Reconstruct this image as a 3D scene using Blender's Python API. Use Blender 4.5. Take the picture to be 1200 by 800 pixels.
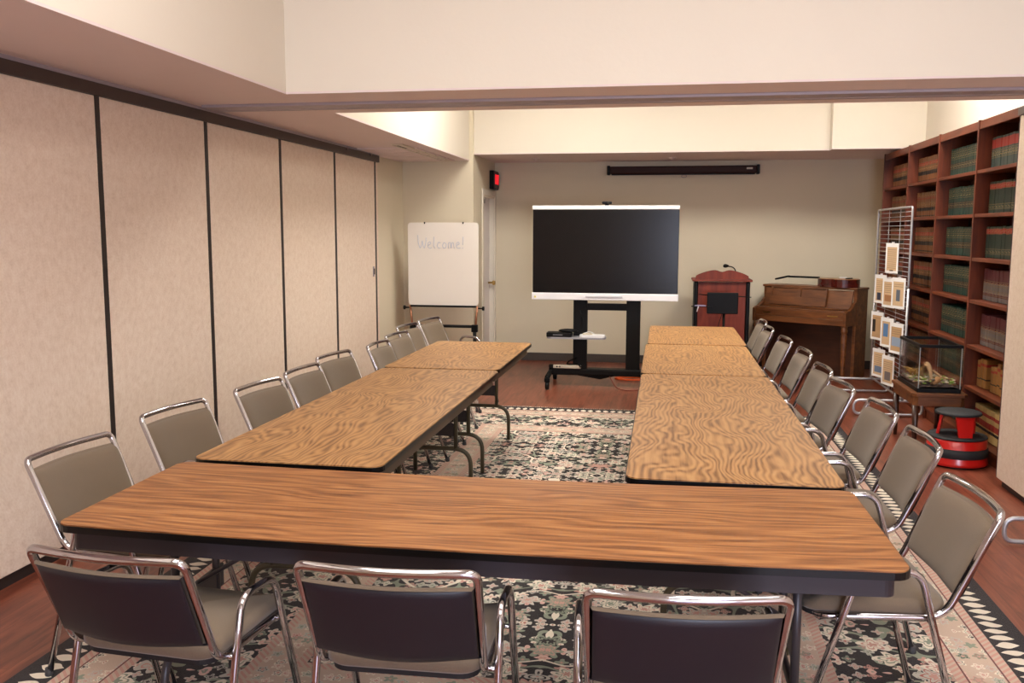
import bpy, bmesh, math, random
from mathutils import Vector, Matrix
random.seed(7)
for o in list(bpy.data.objects): bpy.data.objects.remove(o)
S = bpy.context.scene
COL = S.collection
PI = math.pi

# ------------------------------------------------------------------ camera
cd = bpy.data.cameras.new('camera'); cam = bpy.data.objects.new('camera', cd); COL.objects.link(cam)
CF, CP, CY, CR, CH = 1067.62, 0.120373, -0.169269, 0.0025568, 1.61473
F0 = Vector((math.sin(CY), math.cos(CY), 0)); R0 = Vector((math.cos(CY), -math.sin(CY), 0)); U0 = Vector((0, 0, 1))
F1 = F0*math.cos(CP) - U0*math.sin(CP); U1 = F0*math.sin(CP) + U0*math.cos(CP)
RR = R0*math.cos(CR) + U1*math.sin(CR); UU = -R0*math.sin(CR) + U1*math.cos(CR)
M = Matrix(((RR.x, UU.x, -F1.x, 0), (RR.y, UU.y, -F1.y, 0), (RR.z, UU.z, -F1.z, CH), (0, 0, 0, 1)))
cam.matrix_world = M
cd.sensor_width = 36.0; cd.lens = CF*36/1200; cd.clip_start = 0.05
S.camera = cam
# ------------------------------------------------------------------ view, world
S.view_settings.view_transform = 'Standard'; S.view_settings.look = 'None'
S.view_settings.exposure = 0.27; S.view_settings.gamma = 1; S.view_settings.use_curve_mapping = False
W = bpy.data.worlds.new('world'); S.world = W; W.use_nodes = True
W.node_tree.nodes['Background'].inputs[0].default_value = (0.62, 0.72, 1.0, 1)
W.node_tree.nodes['Background'].inputs[1].default_value = 1.0
WELL_NEAR = 8.3      # strength of the lit ceiling panels high in the near well
WELL_FAR = 20.0
WINDOW = 165.0        # daylight through the windows behind the camera
def area(name, loc, rot, sx, sy, power, col):
    l = bpy.data.lights.new(name, 'AREA'); l.shape = 'RECTANGLE'; l.size = sx; l.size_y = sy; l.energy = power; l.color = col
    o = bpy.data.objects.new(name, l); COL.objects.link(o); o.location = loc; o.rotation_euler = rot; return o
area('daylight', (1.17, -2.35, 1.5), (math.radians(90), 0, 0), 1.7, 1.9, WINDOW, (0.74, 0.80, 1.0))

# ------------------------------------------------------------------ materials
def lin(c):
    c = c/255.0
    return c/12.92 if c <= 0.04045 else ((c+0.055)/1.055)**2.4
def rgb(r, g, b): return (lin(r), lin(g), lin(b), 1)
class NT:
    def __init__(s, name):
        s.m = bpy.data.materials.new(name); s.m.use_nodes = True; s.t = s.m.node_tree
        s.b = s.t.nodes['Principled BSDF']; s.L = s.t.links
    def n(s, kind, **k):
        nd = s.t.nodes.new(kind)
        for a, v in k.items(): setattr(nd, a, v)
        return nd
    def put(s, sock, v):
        if v is None: return
        if isinstance(v, (int, float)): sock.default_value = v
        elif isinstance(v, tuple): sock.default_value = v
        else: s.L.new(v, sock)
    def m2(s, op, a, b=None, c=None, clamp=False):
        nd = s.n('ShaderNodeMath', operation=op); nd.use_clamp = clamp
        s.put(nd.inputs[0], a); s.put(nd.inputs[1], b)
        if c is not None: s.put(nd.inputs[2], c)
        return nd.outputs[0]
    def mix(s, f, a, b):
        nd = s.n('ShaderNodeMix', data_type='RGBA'); s.put(nd.inputs[0], f); s.put(nd.inputs[6], a); s.put(nd.inputs[7], b)
        return nd.outputs[2]
    def obj(s): return s.n('ShaderNodeTexCoord').outputs['Object']
    def mapping(s, v, scale=(1, 1, 1), loc=(0, 0, 0), rot=(0, 0, 0)):
        nd = s.n('ShaderNodeMapping'); s.put(nd.inputs[0], v); nd.inputs[1].default_value = loc; nd.inputs[2].default_value = rot; nd.inputs[3].default_value = scale
        return nd.outputs[0]
    def noise(s, v, scale, detail=2, rough=.5, dist=0, out=0):
        nd = s.n('ShaderNodeTexNoise'); s.put(nd.inputs['Vector'], v); nd.inputs['Scale'].default_value = scale
        nd.inputs['Detail'].default_value = detail; nd.inputs['Roughness'].default_value = rough; nd.inputs['Distortion'].default_value = dist
        return nd.outputs[out]
    def ramp(s, f, stops, interp='LINEAR'):
        nd = s.n('ShaderNodeValToRGB'); s.put(nd.inputs[0], f); cr = nd.color_ramp; cr.interpolation = interp
        while len(cr.elements) < len(stops): cr.elements.new(.5)
        for e, (p, c) in zip(cr.elements, stops): e.position = p; e.color = c
        return nd.outputs[0]
    def base(s, c): s.put(s.b.inputs['Base Color'], c)
    def rough(s, v): s.put(s.b.inputs['Roughness'], v)
    def bump(s, h, dist=.001, strength=1):
        nd = s.n('ShaderNodeBump'); s.put(nd.inputs['Height'], h); nd.inputs['Distance'].default_value = dist; nd.inputs['Strength'].default_value = strength
        s.L.new(nd.outputs[0], s.b.inputs['Normal'])
def flat(name, c, rough=.5, metal=0, var=.06, scale=8, bump=0, spec=None, coat=0):
    t = NT(name); o = t.obj(); n = t.noise(o, scale, 3)
    lo = tuple(max(0, x*(1-var)) for x in c[:3])+(1,); hi = tuple(min(1, x*(1+var)) for x in c[:3])+(1,)
    t.base(t.mix(n, lo, hi)); t.rough(rough); t.b.inputs['Metallic'].default_value = metal
    if spec is not None: t.b.inputs['Specular IOR Level'].default_value = spec
    if coat: t.b.inputs['Coat Weight'].default_value = coat; t.b.inputs['Coat Roughness'].default_value = .15
    if bump: t.bump(t.noise(o, scale*12, 2), bump)
    return t.m
def emit(name, c, s):
    t = NT(name); t.base(c); t.b.inputs['Emission Color'].default_value = c; t.b.inputs['Emission Strength'].default_value = s; return t.m
def table_wood(name, dark, mid, light, wavy):
    t = NT(name); o = t.obj(); info = t.n('ShaderNodeObjectInfo').outputs['Random']
    add = t.n('ShaderNodeVectorMath', operation='ADD'); t.L.new(o, add.inputs[0])
    cmb = t.n('ShaderNodeCombineXYZ'); t.put(cmb.inputs[2], t.m2('MULTIPLY', info, 37.0)); t.L.new(cmb.outputs[0], add.inputs[1])
    v = add.outputs[0]
    if wavy:
        p = t.mapping(v, (2.0, 4.4, 1)); h = t.noise(p, 1.0, 1.8, .42, .3)
        sy = t.n('ShaderNodeSeparateXYZ'); t.L.new(v, sy.inputs[0])
        s_ = t.m2('SINE', t.m2('ADD', t.m2('MULTIPLY', h, 92.0), t.m2('MULTIPLY', sy.outputs[1], 230.0)))
        s2 = t.m2('SINE', t.m2('MULTIPLY', h, 61.0))
        q = t.mapping(v, (3.0, 60, 1)); f = t.noise(q, 1.6, 3, .6)
        g = t.m2('ADD', t.m2('MULTIPLY', s_, .20), t.m2('ADD', t.m2('MULTIPLY', s2, .10), t.m2('MULTIPLY', f, .62)))
        g = t.m2('ADD', g, .23)
    else:
        p = t.mapping(v, (1.1, 5.5, 1)); h = t.noise(p, 1.0, 2.0, .5, .25)
        sy = t.n('ShaderNodeSeparateXYZ'); t.L.new(v, sy.inputs[0])
        s_ = t.m2('SINE', t.m2('ADD', t.m2('MULTIPLY', h, 50.0), t.m2('MULTIPLY', sy.outputs[1], 120.0)))
        q = t.mapping(v, (2.2, 60, 1)); f = t.noise(q, 1.3, 4, .65)
        g = t.m2('ADD', t.m2('MULTIPLY', s_, .11), t.m2('MULTIPLY', f, 1.0))
    t.base(t.ramp(g, [(.22, dark), (.52, mid), (.80, light)])); t.rough(.40)
    t.b.inputs['Specular IOR Level'].default_value = .4
    return t.m
def wood(name, dark, light, scale=(1, 1, 14), rough=.38, k=2.0, coat=.2):
    t = NT(name); v = t.mapping(t.obj(), scale); n = t.noise(v, k, 4, .6, .6)
    t.base(t.ramp(n, [(.3, dark), (.7, light)])); t.rough(rough); t.b.inputs['Coat Weight'].default_value = coat; t.b.inputs['Coat Roughness'].default_value = .25
    return t.m

M_WALL = flat('wall_paint', rgb(218, 207, 184), .7, var=.02, scale=3, bump=.0006)
M_WELL = flat('well_paint', rgb(226, 218, 204), .7, var=.015, scale=3, bump=.0008)
M_CEIL = flat('ceiling_paint', rgb(226, 210, 208), .75, var=.02, scale=3, bump=.0006)
def partition_mat():
    t = NT('partition_vinyl'); o = t.obj()
    a = t.noise(o, 24, 5, .7); b = t.noise(o, 95, 3, .6)
    g = t.m2('ADD', t.m2('MULTIPLY', a, .6), t.m2('MULTIPLY', b, .4))
    t.base(t.ramp(g, [(.3, rgb(214, 192, 172)), (.5, rgb(228, 209, 191)), (.7, rgb(238, 223, 208))])); t.rough(.62); t.bump(b, .0006)
    return t.m
M_PART = partition_mat()
M_BLACKTRIM = flat('dark_trim', rgb(42, 34, 32), .5)
M_TRACK = flat('partition_track_paint', rgb(62, 50, 46), .45)
M_METALTRIM = flat('aluminium_track', rgb(170, 160, 166), .5, metal=.3, var=.03)
def floor_mat():
    t = NT('floor_wood'); o = t.obj()
    br = t.n('ShaderNodeTexBrick'); v = t.mapping(o, (1, 1, 1), rot=(0, 0, PI/2)); t.L.new(v, br.inputs['Vector'])
    br.inputs['Scale'].default_value = 1; br.inputs['Brick Width'].default_value = 1.2; br.inputs['Row Height'].default_value = .125
    br.inputs['Mortar Size'].default_value = .0012; br.inputs['Mortar Smooth'].default_value = .3; br.offset = .37
    br.inputs['Color1'].default_value = (.2, .2, .2, 1); br.inputs['Color2'].default_value = (.8, .8, .8, 1); br.inputs['Mortar'].default_value = (0, 0, 0, 1)
    g = t.noise(t.mapping(o, (16, 1.6, 1)), 1.5, 5, .6, .8)
    sep = t.n('ShaderNodeSeparateColor'); t.L.new(br.outputs[0], sep.inputs[0])
    f = t.m2('ADD', t.m2('MULTIPLY', g, .85), t.m2('MULTIPLY', sep.outputs[0], .18))
    c = t.ramp(f, [(.3, rgb(80, 36, 25)), (.5, rgb(120, 62, 44)), (.72, rgb(146, 84, 62))])
    c = t.mix(t.m2('MULTIPLY', br.outputs['Fac'], .6), c, rgb(60, 26, 18)); t.base(c)
    t.rough(.33); t.b.inputs['Specular IOR Level'].default_value = .45
    return t.m
M_FLOOR = floor_mat()

def rug_mat(x0, x1, y0, y1):
    """navy field with mirrored florals and vines, rose and cream borders"""
    t = NT('rug_pile'); o = t.obj(); sp = t.n('ShaderNodeSeparateXYZ'); t.L.new(o, sp.inputs[0])
    X, Y = sp.outputs[0], sp.outputs[1]; cx = (x0+x1)/2; cy = (y0+y1)/2
    ax = t.m2('ABSOLUTE', t.m2('SUBTRACT', X, cx)); ay = t.m2('ABSOLUTE', t.m2('SUBTRACT', Y, cy))
    dx = t.m2('SUBTRACT', (x1-x0)/2, ax); dy = t.m2('SUBTRACT', (y1-y0)/2, ay)
    d = t.m2('MINIMUM', dx, dy)                       # distance to the rug's edge
    NAVY = rgb(16, 15, 24); LCRM = rgb(200, 196, 184); CREAM = rgb(234, 224, 206); ROSE = rgb(204, 156, 142); SAGE = rgb(142, 152, 132); PINK = rgb(226, 190, 176); DROSE = rgb(178, 104, 92); SAND = rgb(206, 182, 162)
    # mirrored coordinates for the field
    mx = t.m2('PINGPONG', t.m2('SUBTRACT', X, cx), .62); my = t.m2('PINGPONG', t.m2('SUBTRACT', Y, cy), .78)
    cmb = t.n('ShaderNodeCombineXYZ'); t.put(cmb.inputs[0], mx); t.put(cmb.inputs[1], my); V = cmb.outputs[0]
    def florals(vec, scale, seed, petals, r0, ground):
        off = t.mapping(vec, (1, 1, 1), loc=(seed, seed*1.7, 0))
        # wobble
        wob = t.noise(off, scale*2.6, 2, .5, 0, 1)
        sub = t.n('ShaderNodeVectorMath', operation='SUBTRACT'); t.L.new(wob, sub.inputs[0]); sub.inputs[1].default_value = (.5, .5, .5)
        sc = t.n('ShaderNodeVectorMath', operation='SCALE'); t.L.new(sub.outputs[0], sc.inputs[0]); sc.inputs['Scale'].default_value = .12/scale*2
        ad = t.n('ShaderNodeVectorMath', operation='ADD'); t.L.new(off, ad.inputs[0]); t.L.new(sc.outputs[0], ad.inputs[1])
        vo = t.n('ShaderNodeTexVoronoi', voronoi_dimensions='2D'); t.L.new(ad.outputs[0], vo.inputs['Vector']); vo.inputs['Scale'].default_value = scale; vo.inputs['Randomness'].default_value = .75
        loc = t.n('ShaderNodeVectorMath', operation='SUBTRACT'); t.L.new(ad.outputs[0], loc.inputs[0]); t.L.new(vo.outputs['Position'], loc.inputs[1])
        ls = t.n('ShaderNodeSeparateXYZ'); t.L.new(loc.outputs[0], ls.inputs[0])
        ang = t.m2('ARCTAN2', ls.outputs[1], ls.outputs[0])
        rad = t.m2('MULTIPLY', t.m2('SQRT', t.m2('ADD', t.m2('MULTIPLY', ls.outputs[0], ls.outputs[0]), t.m2('MULTIPLY', ls.outputs[1], ls.outputs[1]))), scale)
        pet = t.m2('MULTIPLY', t.m2('COSINE', t.m2('MULTIPLY', ang, petals)), .10)
        r = t.m2('DIVIDE', rad, t.m2('ADD', pet, r0))
        cs = t.n('ShaderNodeSeparateColor'); t.L.new(vo.outputs['Color'], cs.inputs[0])
        petal = t.ramp(cs.outputs[0], [(0, CREAM), (.42, LCRM), (.70, PINK), (.80, SAGE), (.93, ROSE)], 'CONSTANT')
        heart = t.ramp(cs.outputs[1], [(0, ROSE), (.35, SAGE), (.65, NAVY), (.85, DROSE)], 'CONSTANT')
        c = t.mix(t.m2('LESS_THAN', r, 1.0), ground, petal)
        c = t.mix(t.m2('LESS_THAN', t.m2('ABSOLUTE', t.m2('SUBTRACT', r, .62)), .07), c, heart)
        c = t.mix(t.m2('LESS_THAN', r, .33), c, t.mix(t.m2('GREATER_THAN', cs.outputs[2], .5), ROSE, heart))
        return c
    def vines(vec, scale, w, c, ground, seed):
        n = t.noise(t.mapping(vec, (1, 1, 1), loc=(seed, 3, 0)), scale, 1.0, .4)
        k = t.m2('LESS_THAN', t.m2('ABSOLUTE', t.m2('SUBTRACT', t.m2('FRACT', t.m2('MULTIPLY', n, 5.0)), .5)), w)
        return t.mix(k, ground, c)
    g = vines(V, 3.4, .055, SAGE, NAVY, 2.0)
    g = florals(V, 15.0, 4.3, 4, .33, g)
    g = vines(V, 2.1, .035, CREAM, g, 9.0)
    g = florals(V, 6.6, 1.3, 6, .31, g)
    # borders: distance along the edge for repeats
    along = t.mix(t.m2('LESS_THAN', dx, dy), X, Y)
    along = t.n('ShaderNodeMath', operation='ADD').outputs[0] if False else None
    sel = t.m2('LESS_THAN', dx, dy)
    al = t.m2('ADD', t.m2('MULTIPLY', sel, Y), t.m2('MULTIPLY', t.m2('SUBTRACT', 1.0, sel), X))
    mal = t.m2('PINGPONG', al, .42)
    cb = t.n('ShaderNodeCombineXYZ'); t.put(cb.inputs[0], d); t.put(cb.inputs[1], mal); VB = cb.outputs[0]
    main = florals(VB, 14.0, 6.1, 4, .28, vines(VB, 3.6, .06, SAGE, NAVY, 5.0)); main = florals(VB, 5.8, 2.2, 5, .31, main)
    rosy = florals(VB, 17.0, 8.8, 5, .36, SAND)
    # slanted leaves on the outer dark guard
    lf = t.m2('FRACT', t.m2('MULTIPLY', t.m2('ADD', al, t.m2('MULTIPLY', t.noise(t.mapping(o, (9, 9, 9)), 1.0, 2), .05)), 15.0))
    lw = t.m2('MULTIPLY', t.m2('SINE', t.m2('MULTIPLY', t.m2('SUBTRACT', d, .05), PI/.095)), .36)
    leaves = t.mix(t.m2('LESS_THAN', t.m2('ABSOLUTE', t.m2('SUBTRACT', lf, .5)), lw), NAVY, CREAM)
    dash = t.m2('LESS_THAN', t.m2('FRACT', t.m2('MULTIPLY', t.m2('ADD', al, d), 32.0)), .5)
    stripe = t.mix(dash, SAND, ROSE)
    def band(c, lo, hi, col):
        k = t.m2('MULTIPLY', t.m2('GREATER_THAN', d, lo), t.m2('LESS_THAN', d, hi)); return t.mix(k, c, col)
    c = g
    c = band(c, -1, .145, leaves); c = band(c, .145, .155, NAVY); c = band(c, .155, .195, stripe); c = band(c, .195, .202, rgb(110, 62, 60))
    c = band(c, .202, .335, rosy); c = band(c, .335, .342, rgb(110, 62, 60)); c = band(c, .342, .382, stripe)
    c = band(c, .382, .80, main); c = band(c, .80, .84, stripe); c = band(c, .84, .97, rosy); c = band(c, .97, 1.01, stripe)
    fz = t.noise(o, 260, 2, .6); c2 = t.mix(t.m2('MULTIPLY', fz, .14), c, t.mix(.5, c, SAND))
    t.base(c2); t.rough(.95); t.b.inputs['Specular IOR Level'].default_value = .1; t.b.inputs['Sheen Weight'].default_value = .15
    t.bump(fz, .003)
    return t.m

M_TOP_NEAR = table_wood('laminate_walnut', rgb(98, 58, 34), rgb(150, 99, 58), rgb(182, 130, 80), False)
M_TOP = table_wood('laminate_oak', rgb(122, 84, 50), rgb(166, 122, 76), rgb(186, 142, 92), True)
M_EDGE = flat('black_table_edge', rgb(9, 8, 9), .3, spec=.35)
M_APRON_G = flat('grey_apron', rgb(52, 46, 50), .42, var=.03, spec=.3)
M_APRON_B = flat('brown_apron', rgb(84, 70, 56), .45, var=.03)
M_LEG_B = flat('bronze_leg_paint', rgb(78, 70, 52), .38, metal=.2, var=.04)
M_PLATE = flat('brown_leg_plate', rgb(46, 36, 30), .5, var=.03)
M_LEG_G = flat('grey_leg_paint', rgb(60, 56, 60), .38, metal=.2, var=.04)
M_CHROME = flat('chrome', rgb(186, 184, 190), .09, metal=1, var=.02)
def fabric(name, c, s=420):
    t = NT(name); o = t.obj(); n = t.noise(o, s, 2, .6); k = t.noise(o, 14, 3)
    a = tuple(x*.80 for x in c[:3])+(1,); b = tuple(min(1, x*1.18) for x in c[:3])+(1,)
    t.base(t.mix(t.m2('ADD', t.m2('MULTIPLY', n, .8), t.m2('MULTIPLY', k, .2)), a, b)); t.rough(.9); t.b.inputs['Specular IOR Level'].default_value = .2
    t.b.inputs['Sheen Weight'].default_value = .2; t.bump(n, .0005); return t.m
M_FABRIC = fabric('taupe_fabric', rgb(114, 99, 82))
M_VINYL = flat('slate_vinyl', rgb(27, 25, 33), .45, var=.04, scale=30, bump=.0003)
M_UNDER = flat('black_underside', rgb(20, 18, 20), .7)
M_GLIDE = flat('grey_glide', rgb(60, 60, 62), .6)
M_CHERRY = wood('cherry_bookcase', rgb(84, 35, 13), rgb(126, 58, 26), (3, 3, 12) if False else (8, 1.2, 8), .5, coat=.03)
M_CHERRY_V = wood('cherry_upright', rgb(78, 32, 12), rgb(120, 54, 25), (9, 9, 1.1), .5, coat=.03)
M_BLACK = flat('black_plastic', rgb(11, 11, 12), .45, spec=.2)
M_BLACKSAT = flat('black_powder_coat', rgb(13, 12, 12), .5, spec=.2)
M_WHITE = flat('white_plastic', rgb(236, 236, 240), .35, var=.01)
M_SCREEN = flat('display_glass', rgb(12, 10, 11), .22, var=.0, spec=.3)
M_BOARD = flat('whiteboard_face', rgb(232, 226, 218), .3, var=.01)
M_COPPER = flat('copper_tube', rgb(168, 116, 88), .35, metal=.6)
M_MAHOG = wood('red_lectern_wood', rgb(104, 36, 22), rgb(138, 54, 34), (8, 8, 1.2), .55, coat=0)
M_PIANO = wood('walnut_piano', rgb(78, 42, 18), rgb(128, 76, 38), (1.5, 9, 9), .42, coat=.05)
M_PIANO_D = wood('dark_walnut_piano', rgb(48, 24, 14), rgb(72, 38, 22), (1.5, 9, 9), .35)
M_BRASS = flat('brass', rgb(196, 164, 100), .28, metal=1)
M_GUITAR = wood('rosewood_guitar', rgb(50, 16, 14), rgb(92, 30, 24), (3, 10, 10), .2)
M_SPRUCE = flat('spruce_top', rgb(176, 120, 66), .3)
M_GREYWIRE = flat('grey_wire', rgb(186, 186, 190), .4, metal=.7)
M_PAPER = flat('paper', rgb(238, 236, 232), .7, var=.01)
M_RED = flat('red_enamel', rgb(206, 30, 24), .28, var=.03, coat=.4)
M_RUBBER = flat('black_rubber', rgb(34, 34, 36), .7)
M_ORANGE = flat('orange_cord', rgb(222, 96, 40), .5)
M_BEIGE = flat('beige_plastic', rgb(206, 196, 176), .45)
M_DOOR = flat('door_paint', rgb(226, 218, 216), .45, var=.01)
M_FRAME = flat('door_frame_paint', rgb(226, 218, 204), .45, var=.01)
M_BASE = flat('grey_vinyl_base', rgb(74, 66, 62), .5)
def glass():
    t = NT('tank_glass'); t.base((.93, .97, .95, 1)); t.rough(.02); t.b.inputs['Transmission Weight'].default_value = 1; t.b.inputs['IOR'].default_value = 1.1
    t.put(t.b.inputs['Alpha'], .35); return t.m
M_GLASS = glass()

# ------------------------------------------------------------------ geometry helpers
class MB:
    def __init__(s): s.bm = bmesh.new(); s.sl = []
    def _fin(s, verts, mi):
        fs = set(f for v in verts for f in v.link_faces)
        for f in fs: f.material_index = mi
    def box(s, x0, x1, y0, y1, z0, z1, bev=0, mi=0, seg=2, mat=None):
        r = bmesh.ops.create_cube(s.bm, size=1)
        m_ = Matrix.Translation(((x0+x1)/2, (y0+y1)/2, (z0+z1)/2)) @ Matrix.Diagonal((abs(x1-x0), abs(y1-y0), abs(z1-z0), 1))
        if mat is not None: m_ = mat @ m_
        bmesh.ops.transform(s.bm, matrix=m_, verts=r['verts'])
        s._fin(r['verts'], mi)
        if bev:
            es = list(set(e for v in r['verts'] for e in v.link_edges))
            q = bmesh.ops.bevel(s.bm, geom=es, offset=bev, segments=seg, profile=.5, affect='EDGES', clamp_overlap=True)
            for f in q['faces']: f.material_index = mi
        return s
    def tube(s, pts, r, n=10, fillet=0, fs=6, closed=False, mi=0, cap=True):
        P = [Vector(p) for p in pts]
        if fillet:
            Q = []
            N = len(P)
            for i, p in enumerate(P):
                if not closed and i in (0, N-1): Q.append(p); continue
                a = P[i-1]; b = P[(i+1) % N]; fl = fillet if isinstance(fillet, (int, float)) else fillet[i]
                da = (a-p); db = (b-p); l = min(fl, da.length*.49, db.length*.49)
                if l < 1e-5 or abs(da.normalized().dot(db.normalized())) > .9995: Q.append(p); continue
                A = p+da.normalized()*l; B = p+db.normalized()*l
                for k in range(fs+1):
                    u = k/fs; Q.append(A*(1-u)**2+p*2*u*(1-u)+B*u*u)
            P = Q
        N = len(P); rings = []
        up = None
        for i in range(N):
            if closed: t = (P[(i+1) % N]-P[i-1])
            else: t = P[min(i+1, N-1)]-P[max(i-1, 0)]
            t.normalize()
            if up is None:
                up = Vector((0, 0, 1)) if abs(t.z) < .9 else Vector((1, 0, 0))
            up = (up-t*up.dot(t)); up.normalize(); sd = t.cross(up)
            rr = r if isinstance(r, (int, float)) else r[min(i, len(r)-1)]
            rings.append([s.bm.verts.new(P[i]+(up*math.cos(2*PI*k/n)+sd*math.sin(2*PI*k/n))*rr) for k in range(n)])
        for i in range(N if closed else N-1):
            A = rings[i]; B = rings[(i+1) % N]
            for k in range(n):
                f = s.bm.faces.new((A[k], A[(k+1) % n], B[(k+1) % n], B[k])); f.material_index = mi; f.smooth = True
        if cap and not closed:
            f = s.bm.faces.new(rings[0][::-1]); f.material_index = mi
            f = s.bm.faces.new(rings[-1]); f.material_index = mi
        return s
    def lathe(s, prof, c=(0, 0, 0), n=24, mi=0, sx=1, sy=1, axis='z'):
        rings = []
        for (r, z) in prof:
            ring = []
            for k in range(n):
                a = 2*PI*k/n; x = r*math.cos(a)*sx; y = r*math.sin(a)*sy
                p = (x, y, z) if axis == 'z' else ((z, x, y) if axis == 'x' else (x, z, y))
                ring.append(s.bm.verts.new((c[0]+p[0], c[1]+p[1], c[2]+p[2])))
            rings.append(ring)
        for A, B in zip(rings, rings[1:]):
            for k in range(n):
                f = s.bm.faces.new((A[k], A[(k+1) % n], B[(k+1) % n], B[k])); f.material_index = mi; f.smooth = True
        f = s.bm.faces.new(rings[0][::-1]); f.material_index = mi
        f = s.bm.faces.new(rings[-1]); f.material_index = mi
        return s
    def prism(s, outline, z0, z1, mi=0, mat=None, bev=0):
        """outline in xy, extruded z0..z1, optional matrix"""
        a = [Vector((x, y, z0)) for x, y in outline]; b = [Vector((x, y, z1)) for x, y in outline]
        if mat is not None: a = [mat @ v for v in a]; b = [mat @ v for v in b]
        A = [s.bm.verts.new(v) for v in a]; B = [s.bm.verts.new(v) for v in b]; n = len(A)
        fs = [s.bm.faces.new(A[::-1]), s.bm.faces.new(B)]
        for k in range(n): fs.append(s.bm.faces.new((A[k], A[(k+1) % n], B[(k+1) % n], B[k])))
        for f in fs: f.material_index = mi
        if bev:
            es = list(fs[0].edges)+list(fs[1].edges)
            q = bmesh.ops.bevel(s.bm, geom=es, offset=bev, segments=2, profile=.5, affect='EDGES', clamp_overlap=True)
            for f in q['faces']: f.material_index = mi
        return s
    def grid(s, fn, nu, nv, mi=0, smooth=True, closed=False):
        V = [[s.bm.verts.new(fn(i/nu, j/nv)) for j in range(nv+1)] for i in range(nu+1)]
        for i in range(nu):
            for j in range(nv):
                f = s.bm.faces.new((V[i][j], V[i+1][j], V[i+1][j+1], V[i][j+1])); f.material_index = mi; f.smooth = smooth
        return s
    def build(s, name, mats, parent=None, loc=None, rot=None, smooth=None):
        bmesh.ops.recalc_face_normals(s.bm, faces=s.bm.faces)
        me = bpy.data.meshes.new(name); s.bm.to_mesh(me); s.bm.free()
        if not isinstance(mats, (list, tuple)): mats = [mats]
        for m_ in mats: me.materials.append(m_)
        if smooth:
            for p in me.polygons: p.use_smooth = True
        o = bpy.data.objects.new(name, me); COL.objects.link(o)
        if parent is not None: o.parent = parent
        if loc is not None: o.location = loc
        if rot is not None: o.rotation_euler = rot
        return o
def smooth_by_angle(o, deg=40):
    me = o.data
    for p in me.polygons: p.use_smooth = True
    bm = bmesh.new(); bm.from_mesh(me)
    for e in bm.edges:
        if len(e.link_faces) == 2 and e.calc_face_angle(0) > math.radians(deg): e.smooth = False
    bm.to_mesh(me); bm.free(); return o
def thing(name, label, cat, loc=(0, 0, 0), rz=0, group=None):
    o = bpy.data.objects.new(name, None); COL.objects.link(o); o.empty_display_size = .1
    o.location = loc; o.rotation_euler = (0, 0, rz); o['label'] = label; o['category'] = cat
    if group: o['group'] = group
    return o
def tag(o, label, cat, group=None, kind=None):
    o['label'] = label; o['category'] = cat
    if group: o['group'] = group
    if kind: o['kind'] = kind
    return o
def struct(o): o['kind'] = 'structure'; return o
def copy_tree(o, label=None, loc=None, rz=None):
    def rec(a, parent):
        c = a.copy(); COL.objects.link(c)
        if parent is not None: c.parent = parent
        for ch in list(a.children): rec(ch, c)
        return c
    c = rec(o, None)
    if label: c['label'] = label
    if loc is not None: c.location = loc
    if rz is not None: c.rotation_euler = (0, 0, rz)
    return c
def rrect(x0, x1, y0, y1, r, n=5):
    P = []
    for cx, cy, a0 in ((x1-r, y1-r, 0), (x0+r, y1-r, 90), (x0+r, y0+r, 180), (x1-r, y0+r, 270)):
        for k in range(n+1):
            a = math.radians(a0+90*k/n); P.append((cx+r*math.cos(a), cy+r*math.sin(a)))
    return P

# ------------------------------------------------------------------ room shell
XL, XR, YB, YN = -2.97, 2.52, 11.27, -2.0
ZC, ZB, ZT = 2.385, 2.455, 3.75        # low ceiling, rear ceiling, top of wells
AX, AY = -2.145, 9.98                  # the corner of the recess by the door
struct(MB().box(XL-.2, XR+.2, YN-.2, YB+.2, -.1, 0).build('floor', M_FLOOR))
struct(MB().box(XL-.12, XL, YN, 8.99, 0, ZT).build('wall_left', M_WALL))
struct(MB().box(XL-.12, XL+.02, 8.99, AY, 0, ZT).build('wall_recess_left', M_WALL))
struct(MB().box(XL-.12, AX-.12, AY, AY+.12, 0, ZT).build('wall_recess_back', M_WALL))
DY0, DY1, DZ = 10.52, 11.20, 2.035
b = MB().box(AX-.12, AX, AY, DY0, 0, ZT); b.box(AX-.12, AX, DY1, YB+.12, 0, ZT); b.box(AX-.12, AX, DY0, DY1, DZ, ZT)
struct(b.build('wall_door_side', M_WALL))
struct(MB().box(AX-.12, XR+.12, YB, YB+.12, 0, ZB+.2).build('wall_back', M_WALL))
struct(MB().box(XR, XR+.12, YN, YB+.12, 0, ZT).build('wall_right', M_WELL))
b = MB()
WX0, WX1, WZ0, WZ1 = .35, 2.0, .5, 2.3
b.box(XL, WX0, YN-.12, YN, 0, ZT); b.box(WX1, XR, YN-.12, YN, 0, ZT); b.box(WX0, WX1, YN-.12, YN, 0, WZ0); b.box(WX0, WX1, YN-.12, YN, WZ1, ZT)
struct(b.build('wall_near', M_WALL))
b = MB()
for x in (WX0, (WX0+WX1)/2, WX1): b.box(x-.03, x+.03, YN-.1, YN+.01, WZ0, WZ1)
for z in (WZ0, WZ1): b.box(WX0-.03, WX1+.03, YN-.1, YN+.01, z-.03, z+.03)
struct(b.build('window_1', M_WHITE))
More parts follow.
